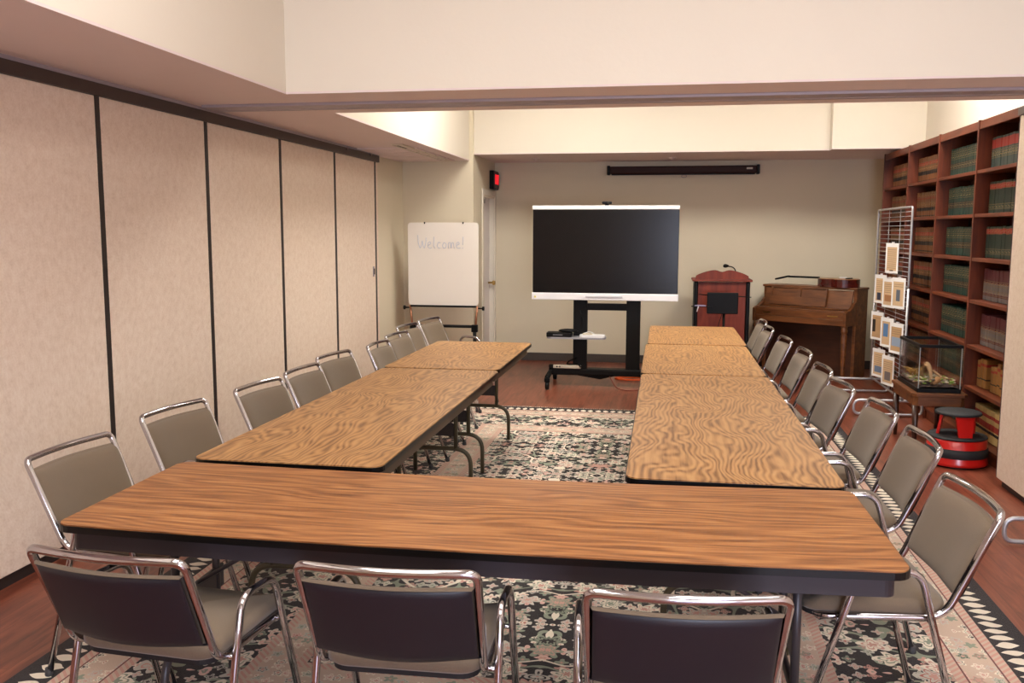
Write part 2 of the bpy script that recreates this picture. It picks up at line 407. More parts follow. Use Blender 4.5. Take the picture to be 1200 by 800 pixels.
# ceiling: low strips, wells, beam
N1X0, N1X1, N1Y0, N1Y1 = -2.165, 1.95, -1.4, 5.02
N2X0, N2Y0, N2Y1 = -2.19, 5.86, 10.03
h = .012
b = MB()
b.box(XL, N1X0, YN, N1Y1, ZC, ZC+h); b.box(N1X1, XR, YN, N1Y1, ZC, ZC+h); b.box(N1X0, N1X1, YN, N1Y0, ZC, ZC+h)
b.box(XL, XR, N1Y1, N2Y0, ZC, ZC+h); b.box(XL, N2X0, N2Y0, AY, ZC, ZC+h)
struct(b.build('ceiling', M_CEIL))
b = MB(); z = ZC+h
b.box(N1X0-.12, N1X0, N1Y0-.12, N1Y1+.12, z, ZT); b.box(N1X1, N1X1+.12, N1Y0-.12, N1Y1+.12, z, ZT)
b.box(N1X0, N1X1, N1Y1, N1Y1+.12, z, ZT); b.box(N1X0, N1X1, N1Y0-.12, N1Y0, z, ZT)
struct(b.build('wall_near_well', M_WELL))
b = MB()
b.box(N2X0-.12, N2X0, N2Y0-.12, AY, z, ZT); b.box(N2X0, XR, N2Y0-.12, N2Y0, z, ZT)
b.box(AX, 1.62, N2Y1, N2Y1+.12, ZB+h, ZT); b.box(1.62, XR, N2Y1-.13, N2Y1+.12, ZB+h, ZT)
struct(b.build('wall_far_well', M_WELL))
b = MB(); b.box(AX, 1.62, N2Y1, YB, ZB, ZB+h); b.box(1.62, XR, N2Y1-.13, YB, ZB, ZB+h)
struct(b.build('ceiling_back', M_CEIL))
struct(MB().box(XL-.12, XR+.12, YN-.12, YB+.12, ZT, ZT+.1).build('ceiling_well_top', M_WELL))
# small raised panels of the ceiling by the recess
b = MB()
for y in (8.35, 8.75, 9.15, 9.55): b.box(XL+.02, N2X0-.14, y, y+.33, ZC-.012, ZC)
struct(b.build('trim_1', M_CEIL))
b = MB().box(AX-.0, XR, YB-.012, YB, 0, .10, .003)
struct(b.build('baseboard_back', M_BASE))
struct(MB().box(XL+.02, AX, AY-.012, AY, 0, .1, .003).build('baseboard_recess', M_BASE))
struct(MB().box(XL, XL+.035, YN, 9.0, 0, .055, .004).build('baseboard_left', M_BLACKTRIM))
struct(MB().box(XL, XL+.06, YN, 9.02, ZC-.02, ZC).build('trim_2', M_METALTRIM))
# track across the beam
b = MB(); b.box(XL+.1, XR, 5.36, 5.50, ZC-.018, ZC, .004); b.box(XL+.1, XR, 5.53, 5.58, ZC-.018, ZC, .004)
struct(b.build('trim_3', M_METALTRIM))
struct(MB().box(XL+.1, XR, 5.50, 5.53, ZC-.006, ZC).build('trim_4', M_BLACKTRIM))
# door leaf and frame
b = MB(); fx = AX
b.box(fx-.0, fx+.015, DY0-.07, DY0, 0, DZ+.07, .003); b.box(fx, fx+.015, DY1, DY1+.06, 0, DZ+.07, .003); b.box(fx, fx+.015, DY0, DY1, DZ, DZ+.07, .003)
b.box(fx-.12, fx, DY0, DY0+.02, 0, DZ); b.box(fx-.12, fx, DY1-.02, DY1, 0, DZ); b.box(fx-.12, fx, DY0, DY1, DZ-.02, DZ)
struct(b.build('trim_5', M_FRAME))
dr = struct(MB().box(fx-.10, fx-.055, DY0+.022, DY1-.022, .01, DZ-.022).build('door_1', M_DOOR))
MB().box(fx-.056, fx-.04, DY0+.1, DY0+.32, DZ-.09, DZ-.04, .004).tube([(fx-.045, DY0+.12, DZ-.06), (fx-.02, DY0+.04, DZ-.05)], .006).build('door_closer', M_BLACK, dr)
b = MB()
for z in (.25, .95, 1.75): b.tube([(fx-.05, DY0+.024, z), (fx-.05, DY0+.024, z+.09)], .008)
b.build('hinge', M_COPPER, dr)
MB().lathe([(.012, 0), (.012, .05), (.028, .055), (.03, .075), (.02, .09)], (fx-.055, DY1-.09, .98), 14, axis='x').build('door_knob', M_BRASS, dr)

# luminous panels high in the wells (above the picture)
WARM = (1.0, .95, .89, 1)
M_LAMP1 = emit('near_well_diffuser', WARM, WELL_NEAR); M_LAMP2 = emit('far_well_diffuser', (1.0, .95, .86, 1), WELL_FAR)
def ceiling_light(x0, x1, y0, y1, z, m, label):
    t = thing('ceiling_light', label, 'ceiling light', ((x0+x1)/2, (y0+y1)/2, z)); w = (x1-x0)/2; h = (y1-y0)/2
    b = MB(); b.box(-w, w, -h, -h+.03, -.05, 0); b.box(-w, w, h-.03, h, -.05, 0); b.box(-w, -w+.03, -h+.03, h-.03, -.05, 0); b.box(w-.03, w, -h+.03, h-.03, -.05, 0)
    b.build('frame', M_WHITE, t); MB().box(-w+.03, w-.03, -h+.03, h-.03, -.035, -.02).build('diffuser', m, t)
for i, (x0, x1, y0, y1) in enumerate(((-1.75, -.55, -.3, .9), (.2, 1.4, -.3, .9), (-1.75, -.55, 1.8, 3.0), (.2, 1.4, 1.8, 3.0))):
    ceiling_light(x0, x1, y0, y1, ZT, M_LAMP1, 'square ceiling light high in the near ceiling well, '+('left' if i % 2 == 0 else 'right')+(' and closest to the windows' if i < 2 else ' and closest to the beam'))
for i, (x0, x1, y0, y1) in enumerate(((-1.6, -.4, 7.2, 8.4), (1.2, 2.4, 7.0, 8.2))):
    ceiling_light(x0, x1, y0, y1, ZT, M_LAMP2, 'square ceiling light high in the far ceiling well, on its '+('left' if i == 0 else 'bookcase side'))

# ------------------------------------------------------------------ left folding partition
t = thing('folding_partition', 'long beige speckled folding partition wall with black seams and dark top track', 'partition', (XL, 4.0, 0))
seams = [4.373-1.14*k for k in range(6, 0, -1)] + [4.373, 5.497, 6.626, 7.774, 8.90]
for a, c in zip(seams, seams[1:]):
    MB().box(.004, .05, a-4+.017, c-4-.017, .06, 2.30, .004).build('panel', M_PART, t)
for y in seams: MB().box(.006, .053, y-4-.019, y-4+.019, .05, 2.31).build('seam_strip', M_BLACKTRIM, t)
MB().box(.004, .05, 8.925-4, 8.985-4, .06, 2.30, .004).build('edge_panel', M_PART, t)
MB().box(.0, .068, seams[0]-4, 9.0-4, 2.300, 2.365, .004).build('top_track', M_TRACK, t)
lt = MB().box(.05, .058, 8.79-4, 8.83-4, 1.16, 1.26, .002).build('latch_plate', M_METALTRIM, t)
MB().box(.058, .064, 8.80-4, 8.82-4, 1.18, 1.24, .002).build('latch_grip', M_BLACK, lt)
b = MB()
for y in (8.02, 8.70): b.tube([(.07, y-4, 2.35), (.07, y-3.96, 2.36)], .012)
b.build('track_bolt', M_CHROME, t)

# ------------------------------------------------------------------ right partition
t = thing('partition_stack', 'beige speckled partition wall at the right edge in front of the bookcase', 'partition', (2.12, 2.2, 0))
MB().box(0, .09, -4.1, 3.99, .045, 2.33, .004).build('panel', M_PART, t)
MB().box(-.012, .10, -4.1, 4.005, 2.33, 2.38, .003).build('top_track', flat('grey_brown_track', rgb(96, 84, 80), .5), t)
MB().box(.02, .08, -4.1, 3.94, .0, .045).build('gap_shadow', M_BLACKTRIM, t)  # dark strip standing in for the shadow in the gap below the panel
MB().box(.0, .092, 3.99, 4.0, .045, 2.33).build('edge_strip', flat('plum_edge_strip', rgb(70, 44, 54), .5), t)

# ------------------------------------------------------------------ rug
RX0, RX1, RY0, RY1 = -2.31, 1.44, 2.06, 8.17
t = thing('area_rug', 'large navy oriental rug with cream and rose flowers and wide borders under the tables', 'rug', (0, 0, 0))
MB().box(RX0, RX1, RY0, RY1, .0005, .010, .003).build('pile', rug_mat(RX0, RX1, RY0, RY1), t)
b = MB()
k = 0; x = RX0+.01
while x < RX1:
    for yy, sg in ((RY1, 1), (RY0, -1)):
        b.tube([(x, yy-.004*sg, .006), (x+random.uniform(-.006, .006), yy+sg*random.uniform(.03, .05), .003)], .0035, 4)
    x += .014
b.build('fringe', flat('cream_fringe', rgb(226, 218, 204), .9), t)

# ------------------------------------------------------------------ tables
TZ = .745
def folding_table(name_label, L, Wd, loc, rz, top, apron, legm, platem, sag=0.0, lo=.25):
    """long axis local X, centred on origin"""
    t = thing('folding_table', name_label, 'table', loc, rz)
    def zf(x): return -sag*(1-(2*x/L)**2)
    def slab(x0, x1, y0, y1, z0, z1, r, mat, nm, mats=None, bev=.003):
        b = MB(); N = 24
        out = rrect(x0, x1, y0, y1, r, 5)
        # insert extra points along the long sides so that the sag follows
        P = []
        for i, p in enumerate(out):
            q = out[(i+1) % len(out)]; P.append(p)
            if abs(q[0]-p[0]) > L*.5:
                for k in range(1, N): u = k/N; P.append((p[0]+(q[0]-p[0])*u, p[1]+(q[1]-p[1])*u))
        b.prism(P, z0, z1)
        o = b.build(nm, mat, t)
        if sag:
            # triangulate by slicing so that the top can bend
            bm = bmesh.new(); bm.from_mesh(o.data)
            for k in range(1, N):
                xx = x0+(x1-x0)*k/N
                bmesh.ops.bisect_plane(bm, geom=bm.verts[:]+bm.edges[:]+bm.faces[:], plane_co=(xx, 0, 0), plane_no=(1, 0, 0))
            for v in bm.verts: v.co.z += zf(v.co.x)
            bm.to_mesh(o.data); bm.free()
        return o
    h = L/2; w = Wd/2
    slab(-h+.004, h-.004, -w+.004, w-.004, TZ-.004, TZ, .045, top, 'tabletop')
    slab(-h, h, -w, w, TZ-.024, TZ-.004, .05, M_EDGE, 'edge_band')
    slab(-h+.035, h-.035, -w+.032, w-.032, TZ-.082, TZ-.024, .03, apron, 'apron')
    for sx in (-1, 1):
        x = sx*(h-lo)
        for sy in (-1, 1):
            MB().tube([(x, sy*(w-.245), TZ-.08), (x, sy*(w-.245), .265)], .0135, 10).build('leg', legm, t)
        b = MB(); yo = w-.15
        b.tube([(x, -yo, .016), (x, -yo, .275), (x, yo, .275), (x, yo, .016)], .0135, 10, fillet=[0, .11, .11, 0], fs=8)
        b.build('foot_bar', legm, t)
        MB().box(x-.006, x+.006, -(w-.245), w-.2, .355, .435, .002).build('cross_plate', platem, t)
        MB().tube([(x-sx*.0, 0, .43), (x-sx*.38, 0, TZ-.085)], .008, 8).build('brace', legm, t)
    return t
def put_table(label, o, th, L, Wd, sidex, top, apron, legm, platem, **k):
    """o = a corner, local a-axis along th"""
    pass
nth = .0151
ccx = -1.806 + 1.22*math.cos(nth) + .381*math.sin(nth); ccy = 3.124 + 1.22*math.sin(nth) - .381*math.cos(nth)
near = folding_table('orange-brown wood-grain folding table with black edge, crosswise in the foreground', 2.44, .762, (ccx, ccy, 0), nth, M_TOP_NEAR, M_APRON_G, M_LEG_G, M_LEG_G, sag=.012)
folding_table('long tan wood-grain table of the left row touching the foreground table', 2.40, .762, (-1.031-.381, 3.150+1.215, 0), PI/2-.0018, M_TOP, M_APRON_B, M_LEG_B, M_PLATE, lo=.17)
folding_table('shorter tan wood-grain table at the far end of the left row by the whiteboard', 1.44, .762, (-1.040-.381, 5.575+.735, 0), PI/2-.0018, M_TOP, M_APRON_B, M_LEG_B, M_PLATE, lo=.22)
folding_table('long tan wood-grain table of the right row touching the foreground table', 2.43, .762, (-.137+.381-.007, 3.180+1.222, 0), PI/2+.0059, M_TOP, M_APRON_B, M_LEG_B, M_PLATE)
folding_table('middle tan wood-grain table of the right row between two others', 1.50, .762, (.222, 5.63+.755, 0), PI/2+.004, M_TOP, M_APRON_B, M_LEG_B, M_PLATE, lo=.36)
folding_table('farthest wood-grain table of the right row, in front of the red lectern', 1.40, .762, (.228, 7.15+.71, 0), PI/2+.006, M_TOP, M_APRON_B, M_LEG_B, M_PLATE)

# ------------------------------------------------------------------ chairs (local: faces +Y, rail above the origin)
def make_chair(label):
    t = thing('armchair', label, 'chair', group='chairs around the tables')
    TR = .0118
    def up(z): return .13*(.788-z)/(.788-.47)
    bow = -.028
    HW = .2275
    pts = [(-.212, .515, .452), (-.218, .145, .462), (-HW, 0, .788)]
    top = [(-HW+2*HW*k/8, bow*math.sin(PI*k/8)*.9, .788) for k in range(1, 8)]
    P = pts + top + [(HW, 0, .788), (.218, .145, .462), (.212, .515, .452)]
    fl = [.05, .06, .055] + [0]*7 + [.055, .06, .05]
    MB().tube(P, TR, 12, fillet=fl, fs=7, closed=True).build('frame', M_CHROME, t)
    # back pad : fabric front wraps over the uprights, vinyl rear sits between them
    z0, z1 = .530, .745
    def pad(u, z, off, hw=.228):
        x = -hw+2*hw*u; return Vector((x, up(z)+bow*math.sin(PI*u)+off, z))
    def sag_(u): return .012*math.sin(PI*u)
    def pil(a, k): return (1-abs(2*a-1)**k)
    def front(u, v):
        e = min(1, max(0, pil(u, 9)))**.5*min(1, max(0, pil(v, 7)))**.5
        return pad(u, z0+(z1-z0)*v-sag_(u)*(1-v), .004+.024*e)
    def sm(a): return .5-.5*math.cos(PI*a)
    b = MB(); b.grid(lambda u, v: front(sm(u), sm(v)), 22, 14)
    def lip(u, v):
        p = pad(u, z1, .004-.022*v, .228-.014*v); p.z += .006*math.sin(PI*v); return p
    b.grid(lip, 18, 4)
    b.build('backrest', M_FABRIC, t)
    def rear(u, v):
        e = min(1, max(0, pil(u, 8)))**.5*min(1, max(0, pil(v, 8)))**.5
        return pad(u, z0+.001+(z1-.004-z0)*v-sag_(u)*(1-v), -.014-.008*e, .213)
    def lipb(u, v):
        p = pad(u, z0-sag_(u), .004-.018*v, .226-.013*v); p.z -= .003*math.sin(PI*v); return p
    b = MB(); b.grid(lambda u, v: rear(sm(u), sm(v)), 20, 10); b.grid(lipb, 18, 2)
    b.build('back_panel', M_VINYL, t)
    # seat
    out = rrect(-.214, .214, .125, .56, .06, 6)
    b = MB(); rows = [(.95, .462), (1.0, .472), (1.0, .492), (.975, .506), (.92, .514), (.6, .520), (.2, .522)]
    rings = []
    for sc, z in rows:
        rings.append([b.bm.verts.new((x*sc, .34+(y-.34)*sc, z - (.03*max(0, (y-.47)/.09)**2 if z > .48 else .0))) for x, y in out])
    n = len(out)
    for A, B in zip(rings, rings[1:]):
        for k in range(n):
            f = b.bm.faces.new((A[k], A[(k+1) % n], B[(k+1) % n], B[k])); f.smooth = True
    b.bm.faces.new(rings[-1]); b.bm.faces.new(rings[0][::-1])
    st = b.build('seat', M_FABRIC, t)
    MB().prism(rrect(-.20, .20, .14, .545, .05, 5), .446, .463).build('seat_pan', M_UNDER, st)
    for sx in (-1, 1):
        x = sx*.252
        l = MB().tube([(x, .585, .014), (x*.985, .400, .606), (x*.985, .226, .614), (x, .07, .014)], .0112, 12, fillet=[0, .05, .05, 0], fs=7)
        for yy in (.188, .452): l.tube([(sx*.212, yy, .457), (x*.99, yy, .457)], .008, 8)
        l = l.build('leg_frame', M_CHROME, t)
        for yy in (.588, .067): MB().lathe([(.014, 0), (.016, .004), (.014, .028)], (x, yy, 0), 12).build('glide', M_GLIDE, l)
    return t
# (rail centre x, y, facing rotation degrees, label)
CH_ = [
 (-1.392, 2.020, -4.5, 'foreground chair at the left with its dark back to the camera'),
 (-.662, 2.052, 1.5, 'middle of the three foreground chairs, dark vinyl back to the camera'),
 (.060, 2.014, 4.5, 'foreground chair at the right of the three, cropped by the bottom edge'),
 (0.962, 3.01, 94, 'taupe chrome chair at the right end of the foreground table, its seat in view'),
 (1.022, 3.8, 90.5, 'second nearest taupe chair along the right row of tables, beside the rug border'),
 (1.012, 4.46, 92.5, 'third nearest taupe chair along the right row of tables'),
 (0.942, 5.1, 95, 'fourth nearest taupe chair along the right row of tables, right before the table seam'),
 (0.942, 5.7, 92.5, 'fifth taupe chair along the right row, just past the table seam'),
 (0.942, 6.48, 92.5, 'sixth taupe chair along the right row of tables'),
 (0.902, 7.2, 94, 'taupe chair along the right row, third from the piano end'),
 (0.86, 8.0, 92.5, 'taupe chair near the far end of the right row, second from last'),
 (0.868, 8.58, 91, 'last taupe chair of the right row, nearest to the piano and lectern'),
 (-2.232, 3.07, -94, 'taupe chair at the left end of the foreground table against the partition'),
 (-2.242, 3.83, -98, 'taupe chair by the left corner where two tables meet'),
 (-2.15, 4.52, -96.5, 'third nearest taupe chair on the partition side of the left row'),
 (-2.142, 5.09, -93, 'fourth nearest taupe chair on the partition side of the left row'),
 (-2.182, 5.72, -98, 'fifth taupe chair on the partition side of the left row'),
 (-2.082, 6.35, -91, 'taupe chair at the partition end by the seam of the two left tables'),
 (-2.125, 6.96, -95, 'taupe chair on the left row in front of the overlapped one, third from last'),
 (-2.232, 7.62, -96, 'taupe chair on the left row partly hidden by its neighbour, second from last'),
 (-2.19, 8.2, -100, 'last taupe chair of the left row, in front of the whiteboard easel'),
]
proto = None
for x, y, r, lab in CH_:
    if proto is None: proto = make_chair(lab); c = proto; c.location = (x, y, .010); c.rotation_euler = (0, 0, math.radians(r))
    else: c = copy_tree(proto, lab, (x, y, .010), math.radians(r))

# ------------------------------------------------------------------ bookcase
BX, BY0, BY1, BZ = 2.24, 6.35, 10.35, 2.43
t = thing('bookcase', 'tall cherry wood bookcase covering the right wall, full of law books', 'bookcase', (BX, 8.35, 0))
ys = [BY1-1.0*k for k in range(6)]
for y in ys: MB().box(-.006, XR-BX-.004, y-8.35-.014, y-8.35+.014, 0, BZ+.006, .002).build('upright', M_CHERRY_V, t)
shz = [2.058, 1.737, 1.413, 1.100, .762, .450, .085]
ylo = ys[-1]
for k, (ya, yb) in enumerate(zip(ys, ys[1:])):
    for z in shz: MB().box(0, XR-BX-.02, yb-8.35+.014, ya-8.35-.014, z-.012, z+.014, .002).build('shelf', M_CHERRY, t)
    MB().box(0, .02, yb-8.35+.014, ya-8.35-.014, BZ-.062, BZ, .002).build('cornice', M_CHERRY, t)
    MB().box(.012, .03, yb-8.35+.014, ya-8.35-.014, 0, .073).build('toe_kick', M_CHERRY, t)
MB().box(.02, XR-BX-.004, ylo-8.35, ys[0]-8.35, BZ-.016, BZ-.001).build('top_board', M_CHERRY, t)
MB().box(XR-BX-.02, XR-BX-.004, ylo-8.35, ys[0]-8.35, .07, BZ-.02).build('back_board', M_PIANO_D, t)

# book kinds: base colour and bands (z fraction lo, hi, colour)
def book_mat(name, base, bands, gold=None):
    tt = NT(name); o = tt.obj(); sp = tt.n('ShaderNodeSeparateXYZ'); tt.L.new(o, sp.inputs[0]); z = sp.outputs[2]
    info = tt.n('ShaderNodeObjectInfo').outputs['Random']
    n = tt.noise(o, 30, 3); c = tt.mix(tt.m2('ADD', tt.m2('MULTIPLY', n, .5), tt.m2('MULTIPLY', info, .5)), tuple(v*.72 for v in base[:3])+(1,), tuple(min(1, v*1.2) for v in base[:3])+(1,))
    for lo, hi, col in bands:
        k = tt.m2('MULTIPLY', tt.m2('GREATER_THAN', z, lo), tt.m2('LESS_THAN', z, hi)); c = tt.mix(k, c, col)
    if gold:
        for zz in gold:
            nn = tt.noise(tt.mapping(o, (1, 130, 130)), 1.0, 1)
            k = tt.m2('MULTIPLY', tt.m2('LESS_THAN', tt.m2('ABSOLUTE', tt.m2('SUBTRACT', z, zz)), .009), tt.m2('GREATER_THAN', nn, .57))
            c = tt.mix(k, c, rgb(166, 142, 96))
            k = tt.m2('LESS_THAN', tt.m2('ABSOLUTE', tt.m2('SUBTRACT', tt.m2('ABSOLUTE', tt.m2('SUBTRACT', z, zz)), .017)), .0018)
            c = tt.mix(k, c, rgb(120, 104, 70))
    tt.base(c); tt.rough(.55); return tt.m
TAN = rgb(124, 78, 42); GRN = rgb(15, 56, 48); DGR = rgb(34, 50, 40); RED = rgb(158, 44, 34); BLK = rgb(22, 18, 18); MAR = rgb(84, 30, 36); GRY = rgb(108, 100, 98); CRM = rgb(200, 172, 112)
K = {
 'tan': (book_mat('tan_binding', TAN, [(.155, .19, RED), (.07, .105, BLK), (.012, .022, BLK)], [.172, .13]), 'tan law book with red and black spine bands'),
 'tanb': (book_mat('brown_binding', rgb(112, 70, 38), [(.165, .19, rgb(128, 52, 30)), (.06, .09, BLK), (.01, .02, BLK)], [.12, .2]), 'brown law book with dark spine bands'),
 'green': (book_mat('green_binding', GRN, [(.06, .11, rgb(30, 20, 20))], [.195, .16, .085]), 'green law book with gilt lines'),
 'redgreen': (book_mat('red_green_binding', rgb(50, 66, 62), [(.15, .215, RED)], [.12, .10]), 'dark law book with red spine top'),
 'darkgreen': (book_mat('dark_green_binding', DGR, [(.175, .215, RED)], [.195, .05]), 'dark green law book, red at the top'),
 'maroon': (book_mat('maroon_grey_binding', GRY, [(.13, .24, MAR), (.035, .055, MAR)], [.13, .06]), 'maroon and grey law book'),
 'mixed': (book_mat('mixed_binding', rgb(160, 112, 58), [(.16, .18, RED), (.06, .07, BLK)]), 'ochre bound book with thin bands'),
 'cream': (book_mat('cream_binding', CRM, [(.17, .195, RED), (.09, .135, RED), (.06, .08, BLK)]), 'cream bound volume with red label bands'),
}
layout = [ # per bay (far to near) the kind on each shelf from top
 ['tan', 'tanb', 'tan', 'tan', 'tanb', 'tanb', 'tan'],
 ['tan', 'tanb', 'tan', 'tan', 'tan', 'tanb', 'tan'],
 ['green', 'green', 'green', 'green', 'green', 'green', 'green'],
 ['redgreen', 'darkgreen', 'darkgreen', 'maroon', 'maroon', 'mixed', 'cream'],
]
bayname = ['farthest bookcase bay', 'second farthest bookcase bay', 'third farthest bookcase bay', 'nearest bookcase bay']
shname = ['top shelf', 'second shelf down', 'third shelf down', 'fourth shelf down', 'fifth shelf down', 'sixth shelf down', 'bottom shelf']
def book_bm(w, d, h, b=None, y=0, x=0, z=0):
    b = b or MB(); b.box(x, x+d, y+.0008, y+w-.0008, z, z+h, min(.004, w*.1), seg=1); return b
bp_proto = {}
hidden = {}
nb = 0
for bi in range(4):
    for si, z in enumerate(shz):
        kind = layout[bi][si]; hgt = .232 if kind not in ('mixed',) else .215
        y = ys[bi]-.022; n = 0
        w = .0655 if kind != 'cream' else .085
        while y - w > ys[bi+1]+.02:
            vis = y - w > ys[bi+1]+.24
            if kind == 'mixed' and n in (3, 4): y -= w*.6; n += 1; continue
            if bi == 2 and si == 1 and n % 4 == 2: y -= .012
            hh = hgt*(1+random.uniform(-.012, .012)) if kind != 'mixed' else hgt*random.uniform(.85, 1.08)
            bx = BX+.085+random.uniform(0, .006)
            if vis:
                if kind not in bp_proto:
                    o = book_bm(w, .165, hgt).build('law_book', K[kind][0]); bp_proto[kind] = o
                else: o = bp_proto[kind].copy(); COL.objects.link(o)
                o.location = (bx, y-w, z+.0145); o.scale = (1, 1, hh/hgt)
                tag(o, f'{K[kind][1]}, {shname[si]}, {bayname[bi]}', 'book', f'books on the {shname[si]} of the {bayname[bi]}'); nb += 1
            else:
                hidden.setdefault(kind, []).append((y-w, w, z+.0145, hgt))
            y -= w+.0005; n += 1
for kind, L_ in hidden.items():
    b = MB()
    for (y, w, z, h) in L_: b.box(BX+.087, BX+.25, y+.001, y+w-.001, z, z+h, .003, seg=1)
    b.build('law_books', flat(kind+'_row_binding', {'tan': TAN, 'tanb': TAN, 'green': GRN, 'redgreen': RED, 'darkgreen': DGR, 'maroon': MAR, 'mixed': TAN, 'cream': CRM}[kind], .55))
    tag(bpy.data.objects[b_name] if False else COL.objects[-1], 'row of law books at the near ends of shelves, '+{'tan': 'tan', 'tanb': 'brown', 'green': 'green', 'redgreen': 'red', 'darkgreen': 'dark green', 'maroon': 'maroon', 'mixed': 'ochre', 'cream': 'cream'}[kind], 'books', kind='stuff')

# ------------------------------------------------------------------ interactive display on cart
t = thing('display_cart', 'black wheeled floor cart carrying the big flat display', 'display cart', (-.62, 9.47, 0))
for x in (-.275, .275):
    MB().box(x-.072, x+.072, -.01, .07, .16, 1.05, .006).build('column', M_BLACKSAT, t)
MB().box(-.21, .21, .0, .06, .80, .87, .004).build('crossbar', M_BLACKSAT, t)
MB().box(-.60, .60, -.04, .10, .115, .185, .012).prism([(-.35, .10), (-.06, .055), (.12, .10)], -.0, .02, mat=Matrix(((1, 0, 0, 0), (0, 0, 1, -.01), (0, 1, 0, .02), (0, 0, 0, 1)))).build('base_beam', M_BLACKSAT, t)
for sx in (-1, 1):
    l = MB().tube([(sx*.58, -.30, .125), (sx*.58, .02, .155), (sx*.58, .36, .125)], .026, 10, fillet=[0, .1, 0]).build('base_leg', M_BLACKSAT, t)
    for yy in (-.30, .36):
        w_ = MB().lathe([(.008, -.022), (.036, -.018), (.040, -.008), (.040, .008), (.036, .018), (.008, .022)], (sx*.58-.0, yy, .041), 20, axis='x')
        w_.box(sx*.58-.028, sx*.58+.028, yy-.02, yy+.02, .078, .12, .006)
        w_.tube([(sx*.58, yy, .11), (sx*.58, yy, .14)], .014, 10)
        w_.build('caster', M_BLACK, l)
MB().prism(rrect(-.61, .0, -.17, .06, .05), .512, .530).build('shelf', flat('grey_shelf', rgb(150, 150, 158), .4), t)
MB().tube([(-.275, -.02, .80), (-.25, -.03, .72), (-.26, -.02, .62)], .004, 6).build('cable', M_BLACK, t)

t = thing('interactive_display', 'large black flat panel display with white top and bottom bezels', 'display', (-.645, 9.40, .905))
MB().box(-.745, .745, .0, .055, .035, .97, .006).build('housing', M_BLACKSAT, t)
MB().box(-.742, .742, -.012, .002, .075, .935, .002).build('screen', M_SCREEN, t)
MB().box(-.742, .742, -.010, .0, .075, .935).build('screen_border', M_BLACK, t)
bz = MB().box(-.752, .752, -.02, .05, .005, .078, .006).build('bottom_bezel', M_WHITE, t)
MB().box(-.19, .19, -.028, -.019, .035, .052, .003).build('pen_tray', flat('pen_tray_grey', rgb(196, 196, 204), .4), bz)
MB().box(-.725, -.705, -.023, -.019, .025, .045, .002).build('sticker', flat('yellow_sticker', rgb(220, 210, 120), .5), bz)
MB().box(-.748, .748, -.02, .05, .932, .972, .006).build('top_bezel', M_WHITE, t)
MB().box(-.16, .16, .055, .085, .1, .7).build('mount_plate', M_BLACKSAT, t)
t = thing('webcam', 'small black conference webcam clipped on top of the display', 'webcam', (-.63, 9.41, 1.877))
MB().box(-.05, .05, -.025, .015, .014, .040, .008).build('body', M_BLACK, t)
MB().box(-.02, .02, -.02, .02, .0, .016, .003).build('clip', M_BLACK, t)
MB().lathe([(.010, 0), (.010, .004), (.006, .005)], (0, -.03, .027), 14, axis='y').build('lens', M_SCREEN, t)

t = thing('media_box', 'flat black media box lying on the cart shelf', 'media box', (-1.10, 9.38, .5305))
MB().box(-.13, .13, -.08, .08, .0, .045, .006).build('body', M_BLACK, t); MB().box(-.06, .04, -.082, -.079, .018, .028).build('front_strip', flat('dim_strip', rgb(120, 120, 124), .4), t)
t = tag(MB().lathe([(.05, 0), (.10, .006), (.11, .016), (.09, .028), (.04, .034)], (0, 0, 0), 24, sx=.95, sy=.55).build('speakerphone', M_BLACK, loc=(-1.01, 9.38, .576)), 'rounded black speakerphone on top of the flat media box', 'speakerphone')
t = thing('white_gadget', 'white flat router-like device with cable on the right of the cart shelf', 'device', (-.76, 9.38, .5305))
MB().prism(rrect(-.13, .13, -.07, .07, .03), 0, .022, bev=.004).build('body', M_WHITE, t)
MB().box(-.10, .0, -.02, .04, .022, .036, .004).build('top_module', M_BEIGE, t)
MB().tube([(-.1, 0, .03), (-.03, .03, .055), (.02, .02, .03)], .004, 6, fillet=.03).build('cable', M_WHITE, t)
t = thing('power_strip', 'beige power strip lying on the cart base by the wheel', 'power strip', (-1.0, 9.44, .187))
MB().box(-.17, .12, -.022, .022, 0, .035, .005).build('body', M_BEIGE, t)
b = MB()
for x in (-.13, -.10): b.box(x-.006, x+.006, -.0235, -.0215, .01, .026)
b.build('socket', M_BLACK, t)
MB().box(-.215, -.17, -.025, .025, .002, .04, .006).build('plug', M_BLACK, t)
b = MB(); b.tube([(-.93, 9.44, .30), (-1.0, 9.40, .27), (-1.03, 9.42, .235), (-.98, 9.46, .225), (-.90, 9.43, .235), (-.88, 9.39, .21)], .008, 6, fillet=.04)
tag(b.build('cable', M_BLACK), 'tangled black cable hanging by the left cart column', 'cable')
pts = []
for k in range(60):
    a = k*.55; pts.append((-.37+.17*math.cos(a)+random.uniform(-.012, .012), 9.95+.10*math.sin(a), .008+.014*k/60))
tag(MB().tube(pts, .006, 6, cap=True).build('extension_cord', M_ORANGE), 'coil of orange extension cord on floor behind the cart', 'cord')
b = MB().tube([(-.58, 9.45, .110), (-.50, 9.30, .012), (-.40, 9.22, .006), (-.22, 9.30, .006), (-.05, 9.5, .006)], .005, 6, fillet=.08)
tag(b.build('cord', flat('red_brown_cord', rgb(120, 50, 36), .5)), 'thin dark red cord hanging in a curve under the cart base', 'cord')

